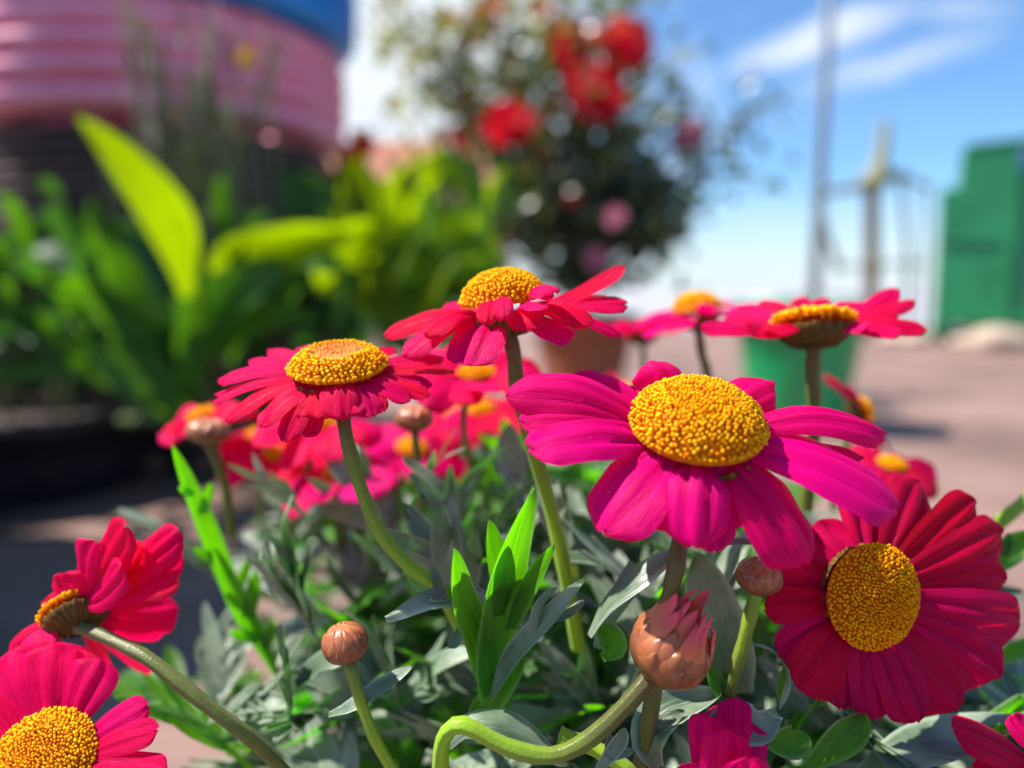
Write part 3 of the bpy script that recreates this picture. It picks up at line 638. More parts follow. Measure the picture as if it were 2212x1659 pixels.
def broad_plant():
    base = Vector(pa); base += Vector((.10, -.02, .13))
    t = thing('broad_leaved_plant', base, 'broad leaved green plant with one tall glowing upright leaf at the left', 'plant')
    B0 = P(380, 900, 1.18)
    def leaf(pts, wpx, roll=0, mat='broad', hint=(0, .3, 1)):
        pts3 = [P(*p) for p in pts]; d = pts[1][2]; mb = MB(); blade(mb, pts3, wpx*d/FPX, CN(*hint), roll=R(roll)); return mb.build('leaf', M[mat], t)
    leaf([(405, 640, .86), (375, 500, .80), (285, 370, .73), (160, 246, .66)], 106, 0, 'lime', (.55, -.2, .8))
    leaf([(400, 880, 1.0), (410, 760, .95), (420, 640, .88), (425, 560, .86)], 60, 0, 'broad', (.3, .2, 1))
    leaf([(380, 900, 1.0), (300, 720, .98), (180, 640, .97), (60, 600, .96)], 90, 20)
    leaf([(390, 930, 1.0), (340, 840, .97), (250, 780, .95), (180, 750, .94)], 110, 10)
    leaf([(390, 900, 1.05), (300, 830, 1.0), (140, 790, .95), (-40, 830, .92)], 60, 30)
    leaf([(400, 900, 1.05), (430, 760, 1.0), (540, 700, .95), (700, 690, .9)], 100, 0)
    leaf([(400, 860, 1.0), (480, 650, .95), (620, 560, .93), (760, 600, .92)], 150, -40, 'broad', (0, 1, .2))
    leaf([(390, 860, 1.1), (290, 640, 1.08), (230, 520, 1.05), (200, 430, 1.05)], 80)
    leaf([(390, 870, 1.1), (380, 700, 1.05), (340, 560, 1.04), (250, 480, 1.04)], 95, 10, 'darkbroad')
    leaf([(400, 800, .95), (470, 660, .92), (560, 600, .9), (640, 570, .9)], 110, -20)
    leaf([(390, 860, 1.1), (210, 700, 1.1), (70, 700, 1.1), (-60, 760, 1.1)], 130, 0, 'darkbroad')
    leaf([(380, 860, 1.15), (260, 600, 1.15), (120, 520, 1.15), (-20, 560, 1.15)], 150, 0, 'darkbroad')
    r2 = random.Random(99)
    for i in range(46):
        x = r2.uniform(-60, 640); y = r2.uniform(500, 880); d = r2.uniform(.95, 1.15); a = math.atan2(y-980, x-390)+r2.uniform(-.3, .3); ln = r2.uniform(110, 220)
        x2, y2 = x+math.cos(a)*ln, y+math.sin(a)*ln*.8
        leaf([(x-math.cos(a)*30, y-math.sin(a)*30, d), ((x+x2)/2, (y+y2)/2-ln*.1, d-.05), (x2, y2+ln*.08, d-.1)], r2.uniform(34, 64), 0, 'broad' if r2.random() < .65 else 'darkbroad', (r2.uniform(-.3, .8), r2.uniform(-.5, .8), .9))
    mb = MB()
    for q in ((400, 880), (430, 880), (385, 890)):
        mb.tube(bez([base+Vector((.02, 0, -.02)), P(q[0], q[1], 1.1), P(395, 780, 1.05)], 8), .008, 8)
    mb.build('stalk', M['plantstem'], t)
broad_plant()
def lime_plant():
    base = Vector(pb)+Vector((.05, 0, .14)); t = thing('lime_leaved_plant', base, 'lime green leafy plant glowing in the sun between the tyres and the red shrub', 'plant')
    rnd = random.Random(5); mb = MB()
    tips = [(480, 520, .88, 130, -30), (620, 500, .87, 150, -25), (700, 505, .86, 140, -15)]
    L3 = lambda pts: [P(*p) for p in pts]
    def leaf(pts, wpx, hint=(0, .4, 1), roll=0, mat='lime'):
        mb = MB(); blade(mb, L3(pts), wpx*pts[1][2]/FPX, CN(*hint), roll=R(roll)); mb.build('leaf', M[mat], t)
    leaf([(470, 620, 1.0), (520, 560, .93), (640, 520, .86), (770, 500, .84)], 120, (.2, -.5, .8), 0)
    leaf([(700, 640, 1.0), (720, 560, .95), (780, 500, .90), (850, 500, .86)], 100, (.3, -.4, .8), 0)
    leaf([(900, 700, 1.1), (880, 600, 1.1), (830, 510, 1.1), (810, 440, 1.1)], 80)
    leaf([(900, 720, 1.1), (910, 640, 1.1), (960, 570, 1.1), (1040, 560, 1.1)], 90, (0, .6, .8))
    leaf([(860, 700, 1.1), (830, 610, 1.1), (870, 540, 1.1), (900, 460, 1.1)], 75)
    leaf([(900, 720, 1.1), (850, 690, 1.1), (830, 640, 1.1), (850, 590, 1.1)], 55)
    leaf([(620, 560, 1.25), (650, 480, 1.25), (640, 400, 1.25), (625, 360, 1.25)], 80, (.3, .2, 1), 0, 'broad')
    leaf([(740, 620, 1.2), (730, 520, 1.2), (720, 440, 1.2), (660, 380, 1.2)], 70, (.3, .2, 1), 0, 'broad')
    for i in range(80):
        x = rnd.gauss(880, 100); x = min(1060, max(740, x)); y = rnd.uniform(335, 640); d = rnd.uniform(1.1, 1.5)
        ln = rnd.uniform(60, 130); lean = rnd.uniform(-.8, .8); w = rnd.uniform(26, 60)
        leaf([(x-lean*ln*.7, y+ln*1.1, d), (x-lean*ln*.4, y+ln*.5, d), (x, y, d), (x+lean*ln*.5, y-ln*.35, d)], w, (rnd.uniform(.2, 1.1), rnd.uniform(-.9, .1), .8), 0, 'lime' if (rnd.random() < .78) else 'broad')
    mb = MB()
    for i in range(14):
        x = 760+i*22; top = P(x+rnd.uniform(-20, 20), rnd.uniform(380, 520), 1.32); b = base+Vector(((x-900)*.00035, rnd.uniform(-.05, .05), 0))
        mb.tube(bez([b, b.lerp(top, .5)+Vector((rnd.uniform(-.02, .02), 0, .03)), top], 8), [.006]*4+[.004]*4, 7)
    mb.build('stalk', M['plantstem'], t)
    M['orange'] = petal_mat('orange_petal', (.75, .07, .01), (.85, .08, .01), .4)
    for k, (x, y, d, s) in enumerate([(785, 312, 1.35, 26), (768, 330, 1.33, 20), (745, 455, 1.3, 12)]):
        mb = MB(); c = P(x, y, d); s = s*d/FPX
        for j in range(6):
            a = j*1.05+rnd.random()*.3; v = Vector((math.cos(a), -.5, math.sin(a)))*s*1.3
            petal(mb, [c, c+v*.5+Vector((0, -s*.4, 0)), c+v], s*1.0, Vector((0, -1, .2)), nu=6, nv=4)
        mb.build('flower', M['orange'], t)
lime_plant()
def dark_clump():
    """low dense greenery round the foot of the pots"""
    base = Vector((pb.x-.1, pb.y-.3, .12)); t = thing('dark_leafy_plant', base, 'dense dark green leafy plant filling the space below the glowing lime leaves', 'plant')
    rnd = random.Random(11); big = MB(); lobs = []
    for i in range(150):
        x = rnd.uniform(380, 1080); y = rnd.uniform(560, 900); d = rnd.uniform(1.05, 1.5)
        if y > 820 and x > 700: y -= 160
        ln = rnd.uniform(60, 150); a = rnd.uniform(-2.2, -.9)*1.0; dx, dy = math.cos(a)*ln, math.sin(a)*ln
        mb = MB(); pts = [P(x, y, d), P(x+dx*.5, y+dy*.5, d-.02), P(x+dx, y+dy*.9+ln*.15, d-.04+rnd.uniform(-.05, .05))]
        blade(mb, pts, rnd.uniform(28, 60)*d/FPX, CN(rnd.uniform(-1, 1), rnd.uniform(.1, 1), .9), nu=8, nv=4)
        if i < 60: mb.build('leaf', M['darkbroad'] if rnd.random() < .55 else M['broad'], t)
        else:
            o = len(big.v); big.v += mb.v; big.uv += mb.uv; big.col += mb.col; big.f += [tuple(o+k for k in f) for f in mb.f]; big.mi += mb.mi
    tag(big.build('leaf_mass', M['darkbroad'], t), kind='stuff')
    mb = MB()
    for i in range(10):
        b = base+Vector((rnd.uniform(-.25, .25), rnd.uniform(-.05, .2), -.02)); mb.tube(bez([b, b+Vector((rnd.uniform(-.03, .03), 0, .15)), b+Vector((rnd.uniform(-.08, .08), 0, .3))], 6), .005, 6)
    mb.build('stalk', M['plantstem'], t)
dark_clump()
def lavender():
    b = Vector((P(430, 700, 1.2).x, 1.2, .13)); t = thing('lavender_plant', b, 'tall thin stalked lavender with faded flower spikes in front of the pink tyre', 'plant')
    mp = basic('faded_lavender', (.26, .17, .22), (.36, .26, .26), .8, 40); my = basic('straw_spike', (.30, .27, .16), (.4, .36, .24), .8, 40); mv = basic('violet_spike', (.42, .15, .42), (.55, .25, .55), .7, 40)
    rnd = random.Random(3)
    for i in range(44):
        x = rnd.choice([rnd.gauss(310, 30), rnd.gauss(400, 55), rnd.gauss(520, 60), rnd.uniform(200, 660)]); y = rnd.uniform(30, 330); d = rnd.uniform(.95, 1.15)
        if x > 580: y = max(y, 120)
        if x < 260: y = max(y, 180)
        top = P(x, y, d); bb = b+Vector((rnd.uniform(-.1, .1), rnd.uniform(-.08, .08), 0)); mid = bb.lerp(top, .55)+Vector((rnd.uniform(-.03, .03), 0, 0))
        mb = MB(); c = bez([bb, mid, top], 12); mb.tube(c, .0032, 6); s = mb.build('stalk', M['lav'], t)
        T = (c[-1]-c[-3]).normalized(); mb = MB(); n = 9
        for k in range(n):
            q = top+T*(.05*k/n-.01); rr = .007*(1-abs(k/n-.4)*.9)
            for j in range(5):
                a = j*1.257+k*.6; v = Vector((math.cos(a), math.sin(a), .6)); petal(mb, [q, q+v*rr*.6, q+v*rr], rr*.9, T, nu=3, nv=2, cup=0, groove=0)
        m_ = my if (x < 350 and y < 120) else (mv if rnd.random() < .2 else mp)
        mb.build('flower_spike', m_, s)
    mb = MB()
    for i in range(420):
        a = rnd.uniform(0, 6.28); r = rnd.uniform(0, .12); q = b+Vector((r*math.cos(a), r*math.sin(a)*.8, rnd.uniform(0, .36))); v = Vector((rnd.uniform(-.4, .4), rnd.uniform(-.3, .3), 1)).normalized()
        petal(mb, [q, q+v*.03, q+v*.06+Vector((0, 0, -.004))], .005, Vector((math.cos(a), math.sin(a), .2)), nu=4, nv=2, cup=.1, groove=0, tipw=.7, pw=1.5)
    tag(mb.build('needle_leaves', M['lav'], t), kind='stuff')
    mb = MB(); c = P(535, 128, 1.0)
    for j in range(7):
        a = j*.9; v = Vector((math.cos(a), -.4, math.sin(a)))*.014; petal(mb, [c, c+v*.5, c+v], .011, Vector((0, -1, .3)), nu=5, nv=3)
    tag(mb.build('yellow_bloom', petal_mat('yellow_petal', (.7, .4, .03), (.7, .4, .03)), t))
lavender()
def hibiscus():
    rnd = random.Random(21); D = 2.25
    b = Vector(tp)+Vector((0, 0, .22)); t = thing('flowering_shrub', b, 'tall dark leaved shrub with large red flowers growing from the terracotta pot', 'shrub')
    limbs = []
    def limb(pts, r0, r1):
        c = bez(pts, 14); mb = MB(); mb.tube(c, [r0+(r1-r0)*i/13 for i in range(14)], 8); mb.build('branch', M['bark'], t); limbs.append(c); return c
    mb = MB(); tr = bez([b, P(1262, 600, D), P(1270, 500, D+.02)], 8); mb.tube(tr, [.022, .02, .018, .017, .016, .015, .014, .012], 10); mb.build('trunk', M['bark'], t)
    A = P(1265, 560, D)
    for tx_, ty_, dd in [(820, -30, .1), (900, 60, -.1), (990, -60, .15), (1060, 20, -.15), (1110, 230, -.3), (1200, -80, .1), (1290, 60, -.2), (1360, -10, .1), (1385, 120, -.1), (1420, 260, .2), (1520, 280, .0), (1640, 230, .1), (1640, 370, -.1), (1500, 420, .1), (1450, 520, -.2), (1120, 420, -.2), (1080, 500, .1), (1180, 100, .2), (1000, 200, .1), (940, 180, -.1)]:
        top = P(tx_, ty_, D+dd); mid = A.lerp(top, .5)+Vector((rnd.uniform(-.08, .08), rnd.uniform(-.1, .1), rnd.uniform(0, .08)))
        limb([A+Vector((0, 0, rnd.uniform(-.05, .08))), mid, top], .011, .003)
    big = MB()
    def shleaf(mb, q, s):
        v = Vector((rnd.gauss(0, 1), rnd.gauss(0, 1), rnd.gauss(.2, .7))).normalized(); h = Vector((rnd.gauss(0, 1), rnd.gauss(0, 1), rnd.gauss(.5, 1)))
        petal(mb, [q, q+v*s*.5+Vector((0, 0, s*.06)), q+v*s], s*.55, h, nu=4, nv=2, cup=.12, groove=0, tipw=.6, pw=1.6, base=.2, peak=.4)
    # leaves along the branches (open top)
    for c in limbs:
        for k in range(60):
            q = c[rnd.randint(3, 13)]+Vector((rnd.gauss(0, .05), rnd.gauss(0, .07), rnd.gauss(0, .05)))
            shleaf(big, q, rnd.uniform(.035, .065))
    # dense lower crown
    cc = P(1265, 470, D)
    n = 0
    while n < 1500:
        v = Vector((rnd.gauss(0, 1), rnd.gauss(0, 1), rnd.gauss(0, 1))); v.normalize(); rr = rnd.uniform(.3, 1)**.6
        q = cc+Vector((v.x*.30*rr, v.y*.25*rr, v.z*.24*rr))
        if noise.noise(q*8) < -.05+.2*(rr-.6) and rnd.random() < .85: continue
        shleaf(big, q, rnd.uniform(.035, .07)); n += 1
    cc = P(1190, 230, D)
    for i in range(1100):
        v = Vector((rnd.gauss(0, .42), rnd.gauss(0, .4), rnd.gauss(0, .42)))
        q = cc+Vector((v.x*.42, v.y*.4, v.z*.4))
        if noise.noise(q*8+Vector((9, 0, 0))) < -.02: continue
        shleaf(big, q, rnd.uniform(.03, .06))
    tag(big.build('foliage', M['shrub'], t), kind='stuff')
    # lighter young leaves
    yl = MB(); ymat = leaf_mat('young_leaf', (.16, .18, .03), (.24, .24, .04), (.45, .4, .02), .45, .4, .4, 6)
    for x, y, sd, k in [(835, 90, 25, 26), (1180, 250, 40, 14), (1180, 50, 50, 24), (1000, 350, 60, 40), (1020, 250, 50, 24), (1080, 440, 40, 20), (1340, 30, 30, 14), (1090, 80, 70, 60), (1200, 160, 60, 40), (950, 120, 60, 40), (1130, 350, 60, 40), (1400, 240, 50, 30), (880, 60, 60, 50), (1000, 30, 60, 50), (1180, -10, 80, 60), (900, 220, 50, 40), (1320, 180, 60, 40)]:
        for i in range(k): shleaf(yl, P(x+rnd.gauss(0, sd), y+rnd.gauss(0, sd*1.2), D+rnd.gauss(0, .08)), rnd.uniform(.03, .06))
    tag(yl.build('young_leaves', ymat, t), kind='stuff')
    mr = petal_mat('red_bloom', (.72, .012, .035), (.85, .01, .04), .4); mo = petal_mat('coral_bloom', (.75, .07, .05), (.85, .08, .06), .4); mk = petal_mat('pale_pink_bloom', (.7, .25, .35), (.8, .3, .4), .4); my = petal_mat('yellow_bloom', (.7, .4, .05), (.8, .5, .05), .4)
    for x, y, dd, s, m in [(1160, 20, .1, 22, mo), (1205, 60, .05, 26, mk), (1000, 100, .1, 20, mk), (960, 40, .1, 16, mo), (1120, 190, .1, 24, mo), (1385, 60, -.1, 20, mk), (1100, 272, -.35, 52, mr), (1282, 205, -.25, 58, mr), (1272, 190, -.30, 26, mo), (1348, 98, -.2, 50, mo), (1362, 112, -.24, 40, mr), (1242, 88, -.2, 46, mo), (1232, 128, -.22, 36, mr), (1068, 36, 0, 34, mo), (1040, 60, .1, 38, mk), (1012, 215, .05, 22, mo), (1495, 290, 0, 28, mk), (1470, 312, .02, 20, mk), (1112, 130, .1, 34, mk), (1195, 228, -.2, 18, my), (1290, 560, -.25, 22, mk), (1330, 470, -.28, 20, mk), (1235, 430, -.26, 16, mo), (1410, 400, -.1, 16, mk), (1000, 300, -.1, 20, mo), (1170, 330, -.25, 16, mo)]:
        c = P(x, y, D+dd); s = s*1.3*(D+dd)/FPX; mb = MB(); ax = CN(rnd.uniform(-.4, .4), rnd.uniform(-.1, .6), 1); X, Y, Z = frame(ax)
        for ring, (k, sc) in enumerate(((6, 1.0), (5, .72), (4, .42))):
            for j in range(k):
                a = 2*math.pi*(j+.4*ring)/k+rnd.uniform(-.15, .15); v = X*math.cos(a)+Y*math.sin(a)
                petal(mb, [c, c+v*s*.5*sc+Z*s*(.05+.12*ring), c+v*s*sc+Z*s*(.1+.22*ring)], s*.95*sc, (Z-v*.2).normalized(), nu=6, nv=5, cup=.1, groove=.02, notch=.05, tipw=.4)
        mb.build('flower', m, t)
hibiscus()
def bucket_plant():
    t = thing('dark_sapling', gb+Vector((0, 0, .25)), 'low dark plant with drooping leaves growing in the green bucket', 'plant')
    rnd = random.Random(8)
    for i in range(12):
        a = rnd.uniform(0, 6.28); b = gb+Vector((rnd.uniform(-.04, .04), rnd.uniform(-.04, .04), .25)); v = Vector((math.cos(a), math.sin(a), 0))
        mb = MB(); blade(mb, [b, b+v*.04+Vector((0, 0, .05)), b+v*.09+Vector((0, 0, .05))], .03, Vector((0, 0, 1)), nu=6, nv=4); mb.build('leaf', M['broad'], t)
bucket_plant()

# ================================================================ DAISY BUSH
def lobed_leaf(mb, c, W, hint, lobes, roll=0, fold=.1, nu=14, base=.3, peak=.6, tipw=.4, nv=6):
    """midrib curve c (points), blade width W, lobes = (t, side, length, width, angle)"""
    cc = bez(c, 24)
    petal(mb, c, W, hint, roll=roll, cup=fold, groove=0, nu=nu, nv=nv, base=base, tipw=tipw, peak=peak, notch=0, pw=1.6, wav=.03, seed=random.randint(1, 99999))
    for t, sd, ln, w, ang in lobes:
        k = min(22, int(t*23)); p = cc[k]; T = (cc[k+1]-cc[max(0, k-1)]).normalized()
        S = T.cross(hint).normalized(); Nn = S.cross(T)
        S = S*math.cos(roll)+Nn*math.sin(roll)
        v = (T*math.cos(ang)+S*sd*math.sin(ang))
        petal(mb, [p-T*W*.1, p+v*ln*.35, p+v*ln*.7+T*ln*.08+Nn*ln*.02, p+v*ln+T*ln*.22+Nn*ln*.06], w, hint, roll=roll, cup=fold, groove=0, nu=8, nv=4, base=.75, tipw=.5, peak=.25, notch=0, pw=1.6, wav=.02, seed=random.randint(1, 99999))
def rand_leaf(mb, q, rnd, s=1.0, up=.5):
    a = rnd.uniform(0, 6.28); v = Vector((math.cos(a), math.sin(a), rnd.gauss(up, .45))).normalized(); ln = rnd.uniform(.016, .036)*s; W = ln*rnd.uniform(.13, .19)
    side = v.cross(Vector((0, 0, 1))).normalized(); h = side.cross(v); h = (h+side*rnd.gauss(0, .5)).normalized()
    droop = Vector((0, 0, -ln*rnd.uniform(.0, .3)))
    pts = [q, q+v*ln*.35, q+v*ln*.7+droop*.3, q+v*ln+droop]
    lobes = []
    for k in range(rnd.choice([3, 4, 5, 6])):
        lobes.append((.25+.13*(k//2)+rnd.uniform(0, .08), 1 if k % 2 else -1, ln*rnd.uniform(.25, .45), W*rnd.uniform(.6, .85), rnd.uniform(.5, .85)))
    lobed_leaf(mb, pts, W, h, lobes, fold=rnd.uniform(.05, .25), nu=7, nv=4)
bush = thing('daisy_bush', Vector(dp)+Vector((0, 0, .13)), 'dense grey green daisy bush with lobed leaves filling the lower middle of the picture', 'bush')
def L3(pts): return [P(*p) for p in pts]
def hleaf(pts, wpx, hint, lobes=(), mat='leaf', roll=0, fold=.12, **kw):
    px = pts[1][2]/FPX; mb = MB()
    lobed_leaf(mb, L3(pts), wpx*px, CN(*hint), [(t, s, l*px, w*px, R(a)) for t, s, l, w, a in lobes], roll=R(roll), fold=fold, **kw)
    return mb.build('leaf', M[mat], bush)
# three pronged bright leaf
def forked(pieces, hint, mat, fold=.1):
    mb = MB()
    for k, (pts, w) in enumerate(pieces):
        w *= 1.12; pp = [P(x, y, d+.00012*k) for x, y, d in pts]
        petal(mb, pp, w*pts[1][2]/FPX, CN(*hint), cup=fold, groove=0, nu=14, nv=6, base=.6, tipw=.5, peak=.3, notch=0, pw=1.5, wav=.015, seed=k+5)
    mb.build('leaf', M[mat], bush)
forked([([(1058, 1500, .127), (1068, 1380, .1235), (1098, 1220, .119), (1150, 1048, .114)], 92), ([(1075, 1330, .122), (1082, 1260, .1202), (1068, 1185, .118), (1054, 1122, .1165)], 50), ([(1100, 1360, .1225), (1128, 1290, .121), (1160, 1225, .119), (1196, 1172, .1175)], 50)], (.55, -.1, .8), 'greenleaf')
forked([([(1058, 1500, .1265), (1035, 1390, .123), (1000, 1290, .119), (978, 1182, .115)], 64), ([(1020, 1350, .1222), (1000, 1310, .1208), (975, 1280, .1198), (962, 1272, .119)], 28)], (.6, -.1, .8), 'greenleaf')
forked([([(1060, 1500, .126), (1110, 1415, .123), (1190, 1330, .12), (1266, 1252, .118)], 56), ([(1150, 1370, .1215), (1160, 1320, .121), (1180, 1290, .12), (1205, 1270, .119)], 26), ([(1180, 1340, .1205), (1220, 1330, .12), (1250, 1310, .119), (1262, 1296, .119)], 24)], (-.3, .7, .5), 'leaf')
forked([([(1056, 1530, .127), (1080, 1480, .126), (1108, 1430, .126), (1130, 1372, .126)], 56)], (-.2, 0, 1), 'greenleaf')
forked([([(1020, 1580, .13), (1040, 1530, .13), (1075, 1500, .129), (1102, 1530, .128)], 44)], (0, .2, 1), 'greenleaf')
# pale arched leaf on the left
hleaf([(1140, 1350, .13), (1060, 1290, .126), (940, 1275, .122), (830, 1330, .118)], 75, (0, .95, .35), [(.35, 1, 80, 34, 40), (.6, -1, 60, 30, 40)], 'leaf', fold=-.25)
hleaf([(960, 1310, .128), (950, 1275, .127), (940, 1245, .126), (936, 1228, .126)], 26, (.3, .4, .8), [], 'leaf')
hleaf([(1000, 1340, .126), (990, 1370, .125), (980, 1390, .124), (968, 1400, .123)], 26, (.3, .6, .5), [], 'leaf')
# leaves between bush and main flower
hleaf([(1270, 1370, .125), (1310, 1290, .124), (1390, 1220, .123), (1470, 1170, .123)], 90, (-.5, .8, .2), [(.45, -1, 60, 34, 45)], 'leaf', fold=-.2)
hleaf([(1290, 1400, .13), (1310, 1350, .13), (1370, 1270, .128), (1420, 1230, .127)], 60, (-.3, .8, .4), [], 'leaf')
hleaf([(1590, 1500, .128), (1570, 1420, .128), (1530, 1300, .128), (1500, 1190, .127)], 120, (.1, .05, 1), [], 'leaf', base=.6, peak=.4)
hleaf([(1300, 1420, .125), (1330, 1400, .125), (1310, 1370, .125), (1290, 1360, .125)], 60, (0, .3, 1), [], 'greenleaf')
hleaf([(1600, 1560, .121), (1570, 1510, .121), (1545, 1470, .121), (1530, 1440, .121)], 36, (0, .1, 1), [(.4, 1, 50, 22, 35)], 'greenleaf')
hleaf([(1690, 1190, .116), (1650, 1178, .116), (1600, 1172, .116), (1530, 1180, .116)], 30, (0, .95, .3), [], 'leaf')
# sunlit spear leaf
hleaf([(710, 1545, .12), (760, 1525, .12), (830, 1480, .121), (893, 1440, .122)], 44, (.1, .9, .45), [], 'leaf')
hleaf([(640, 1480, .14), (680, 1440, .14), (730, 1420, .138), (760, 1410, .138)], 60, (.1, .7, .6), [], 'leaf')
# blade hugging the curved bud stem
hleaf([(965, 1610, .118), (1010, 1560, .118), (1110, 1565, .118), (1230, 1650, .118)], 80, (0, .85, .5), [], 'leaf', fold=-.2)
hleaf([(1420, 1659, .12), (1400, 1600, .12), (1440, 1540, .121), (1560, 1500, .122)], 90, (-.2, .7, .6), [(.5, 1, 70, 36, 40)], 'leaf', fold=.2)
hleaf([(1280, 1680, .112), (1310, 1640, .112), (1340, 1600, .112), (1350, 1570, .112)], 34, (0, .4, .9), [(.4, 1, 50, 20, 40), (.4, -1, 40, 20, 40)], 'leaf')
# curling leaf right of the opening bud
hleaf([(1620, 1390, .123), (1670, 1410, .122), (1700, 1460, .12), (1680, 1530, .118)], 36, (.8, .6, .2), [], 'leaf')
hleaf([(1680, 1540, .12), (1640, 1570, .118), (1580, 1560, .118), (1530, 1590, .118)], 90, (0, .5, .8), [], 'leaf')
hleaf([(1690, 1520, .122), (1690, 1500, .122), (1695, 1460, .122), (1700, 1430, .122)], 36, (.2, 0, 1), [], 'greenleaf')
hleaf([(1640, 1590, .12), (1680, 1600, .12), (1720, 1600, .12), (1740, 1580, .12)], 70, (0, .2, 1), [], 'greenleaf')
hleaf([(1740, 1659, .12), (1790, 1620, .12), (1840, 1580, .12), (1870, 1540, .12)], 70, (-.2, .4, .8), [], 'greenleaf', fold=.25)
hleaf([(1850, 1680, .125), (1950, 1620, .127), (2060, 1580, .13), (2212, 1540, .132)], 110, (0, .9, .4), [(.5, 1, 90, 50, 40)], 'leaf', fold=-.1)
hleaf([(2120, 1250, .15), (2160, 1210, .15), (2190, 1180, .15), (2240, 1150, .15)], 60, (0, .3, 1), [(.5, -1, 40, 26, 40)], 'greenleaf')
hleaf([(2120, 1430, .15), (2160, 1420, .15), (2200, 1400, .15), (2260, 1370, .15)], 36, (0, .3, 1), [], 'greenleaf')
# pale leaf tips behind the main stem
hleaf([(1130, 1100, .165), (1110, 1030, .165), (1100, 970, .165), (1102, 915, .165)], 62, (.1, .3, .9), [(.35, -1, 50, 30, 50), (.35, 1, 60, 30, 50)], 'leaf')
hleaf([(1220, 1200, .15), (1210, 1140, .15), (1190, 1080, .15), (1200, 1030, .15)], 70, (-.3, .6, .7), [(.5, 1, 70, 30, 50)], 'leaf')
# green leaf at the left with sun through it
hleaf([(560, 1380, .178), (500, 1270, .172), (440, 1120, .162), (372, 960, .152)], 40, (.5, -.1, .8), [(.32, 1, 80, 24, 50), (.5, -1, 60, 22, 40), (.7, 1, 60, 22, 40), (.82, -1, 30, 16, 40)], 'greenleaf', base=.9)
hleaf([(600, 1460, .176), (560, 1380, .17), (510, 1290, .165), (460, 1180, .16)], 44, (.5, -.1, .8), [(.55, 1, 90, 34, 40), (.35, -1, 60, 28, 45), (.3, 1, 60, 28, 45)], 'greenleaf')
hleaf([(700, 1350, .16), (660, 1310, .16), (600, 1260, .16), (560, 1210, .16)], 50, (.2, .6, .7), [], 'leaf')
hleaf([(420, 1210, .19), (360, 1150, .19), (300, 1120, .19), (250, 1100, .19)], 26, (0, .9, .4), [], 'leaf')
# loose leaves on the lower left, blurred
rnd = random.Random(77)
for i in range(24):
    x = rnd.uniform(420, 760); y = rnd.uniform(1480, 1680); 
    if x < 560: y = max(y, 1560)
    d = rnd.uniform(.15, .22); q = P(x, y, d); mb = MB(); rand_leaf(mb, q, rnd, 1.0); mb.build('leaf', M['leaf'] if rnd.random() < .75 else M['greenleaf'], bush)
# silvery lobed leaves standing out of the surface of the bush
for i in range(34):
    x = rnd.uniform(620, 1560); y = rnd.uniform(1110, 1600); d = rnd.uniform(.150, .185) if y < 1350 else rnd.uniform(.138, .165)
    q = P(x, y, d); a = rnd.uniform(-2.6, -.5); v = (RT*math.cos(a)-UP*math.sin(a)*.9-FW*rnd.uniform(-.2, .5)).normalized(); ln = rnd.uniform(.020, .034); W = ln*rnd.uniform(.15, .2)
    h = (SUN_DIR+Vector((rnd.gauss(0, .35), rnd.gauss(-.3, .35), rnd.gauss(0, .3)))); h = (h-v*h.dot(v)).normalized()
    lobes = [(.28+.15*(k//2)+rnd.uniform(0, .05), 1 if k % 2 else -1, ln*rnd.uniform(.28, .42), W*rnd.uniform(.6, .8), rnd.uniform(.5, .8)) for k in range(rnd.choice([4, 5, 6]))]
    mb = MB(); lobed_leaf(mb, [q, q+v*ln*.35, q+v*ln*.7+h*ln*.04, q+v*ln-h*ln*.08], W, h, lobes, fold=rnd.uniform(-.1, .2), nu=10, nv=5); mb.build('leaf', M['leaf'], bush)
# main volume
mass = [MB(), MB()]; cnt = 0; made = 0
cen = Vector((.055, .235, .226)); ax = Vector((.165, .125, .082))
N_LEAF = 2800
while made < N_LEAF:
    v = Vector((rnd.uniform(-1, 1), rnd.uniform(-1, 1), rnd.uniform(-1, 1)))
    if v.length > 1: continue
    q = cen+Vector((v.x*ax.x, v.y*ax.y, v.z*ax.z))
    w = q-Vector((0, 0, H)); d = w.dot(FW)
    if d < .125: continue
    px = 1106+w.dot(RT)/d*FPX; py = 829.5-w.dot(UP)/d*FPX
    top = 1010 if px < 1300 else (1090 if px < 1700 else 1230)
    if px < 620: top = 1080+(620-px)*1.6
    if px > 1980: top = 1500
    if py < top or (px < 640 and py > 1230+ (px-400)*.5 ): continue
    # keep the near leaves low so that the blooms stay clear
    if d < .145 and py < 1330: continue
    if noise.noise(q*42) < -.06 and q.z > .19: continue
    made += 1
    if v.length > .8 and cnt < 40 and d < .22:
        mb = MB(); rand_leaf(mb, q, rnd); mb.build('leaf', M['greenleaf'] if rnd.random() < .3 else M['leaf'], bush); cnt += 1
    else: rand_leaf(mass[1 if rnd.random() < .28 else 0], q, rnd)
tag(mass[0].build('leaf_mass', M['leaf'], bush), kind='stuff')
tag(mass[1].build('leaf_mass', M['greenleaf'], bush), kind='stuff')
for i in range(26):
    a = rnd.uniform(0, 6.28); r = rnd.uniform(.2, 1); b = Vector(dp)+Vector((.05*math.cos(a)*r, .05*math.sin(a)*r, .125)); top = cen+Vector((math.cos(a)*ax.x*.75*r, math.sin(a)*ax.y*.6*r, rnd.uniform(.0, .06)))
    mb = MB(); mb.tube(bez([b, b.lerp(top, .5)+Vector((0, 0, .02)), top], 9), [.0022]*5+[.0015]*4, 8, col=.5); mb.build('woody_stem', M['stem'], bush)

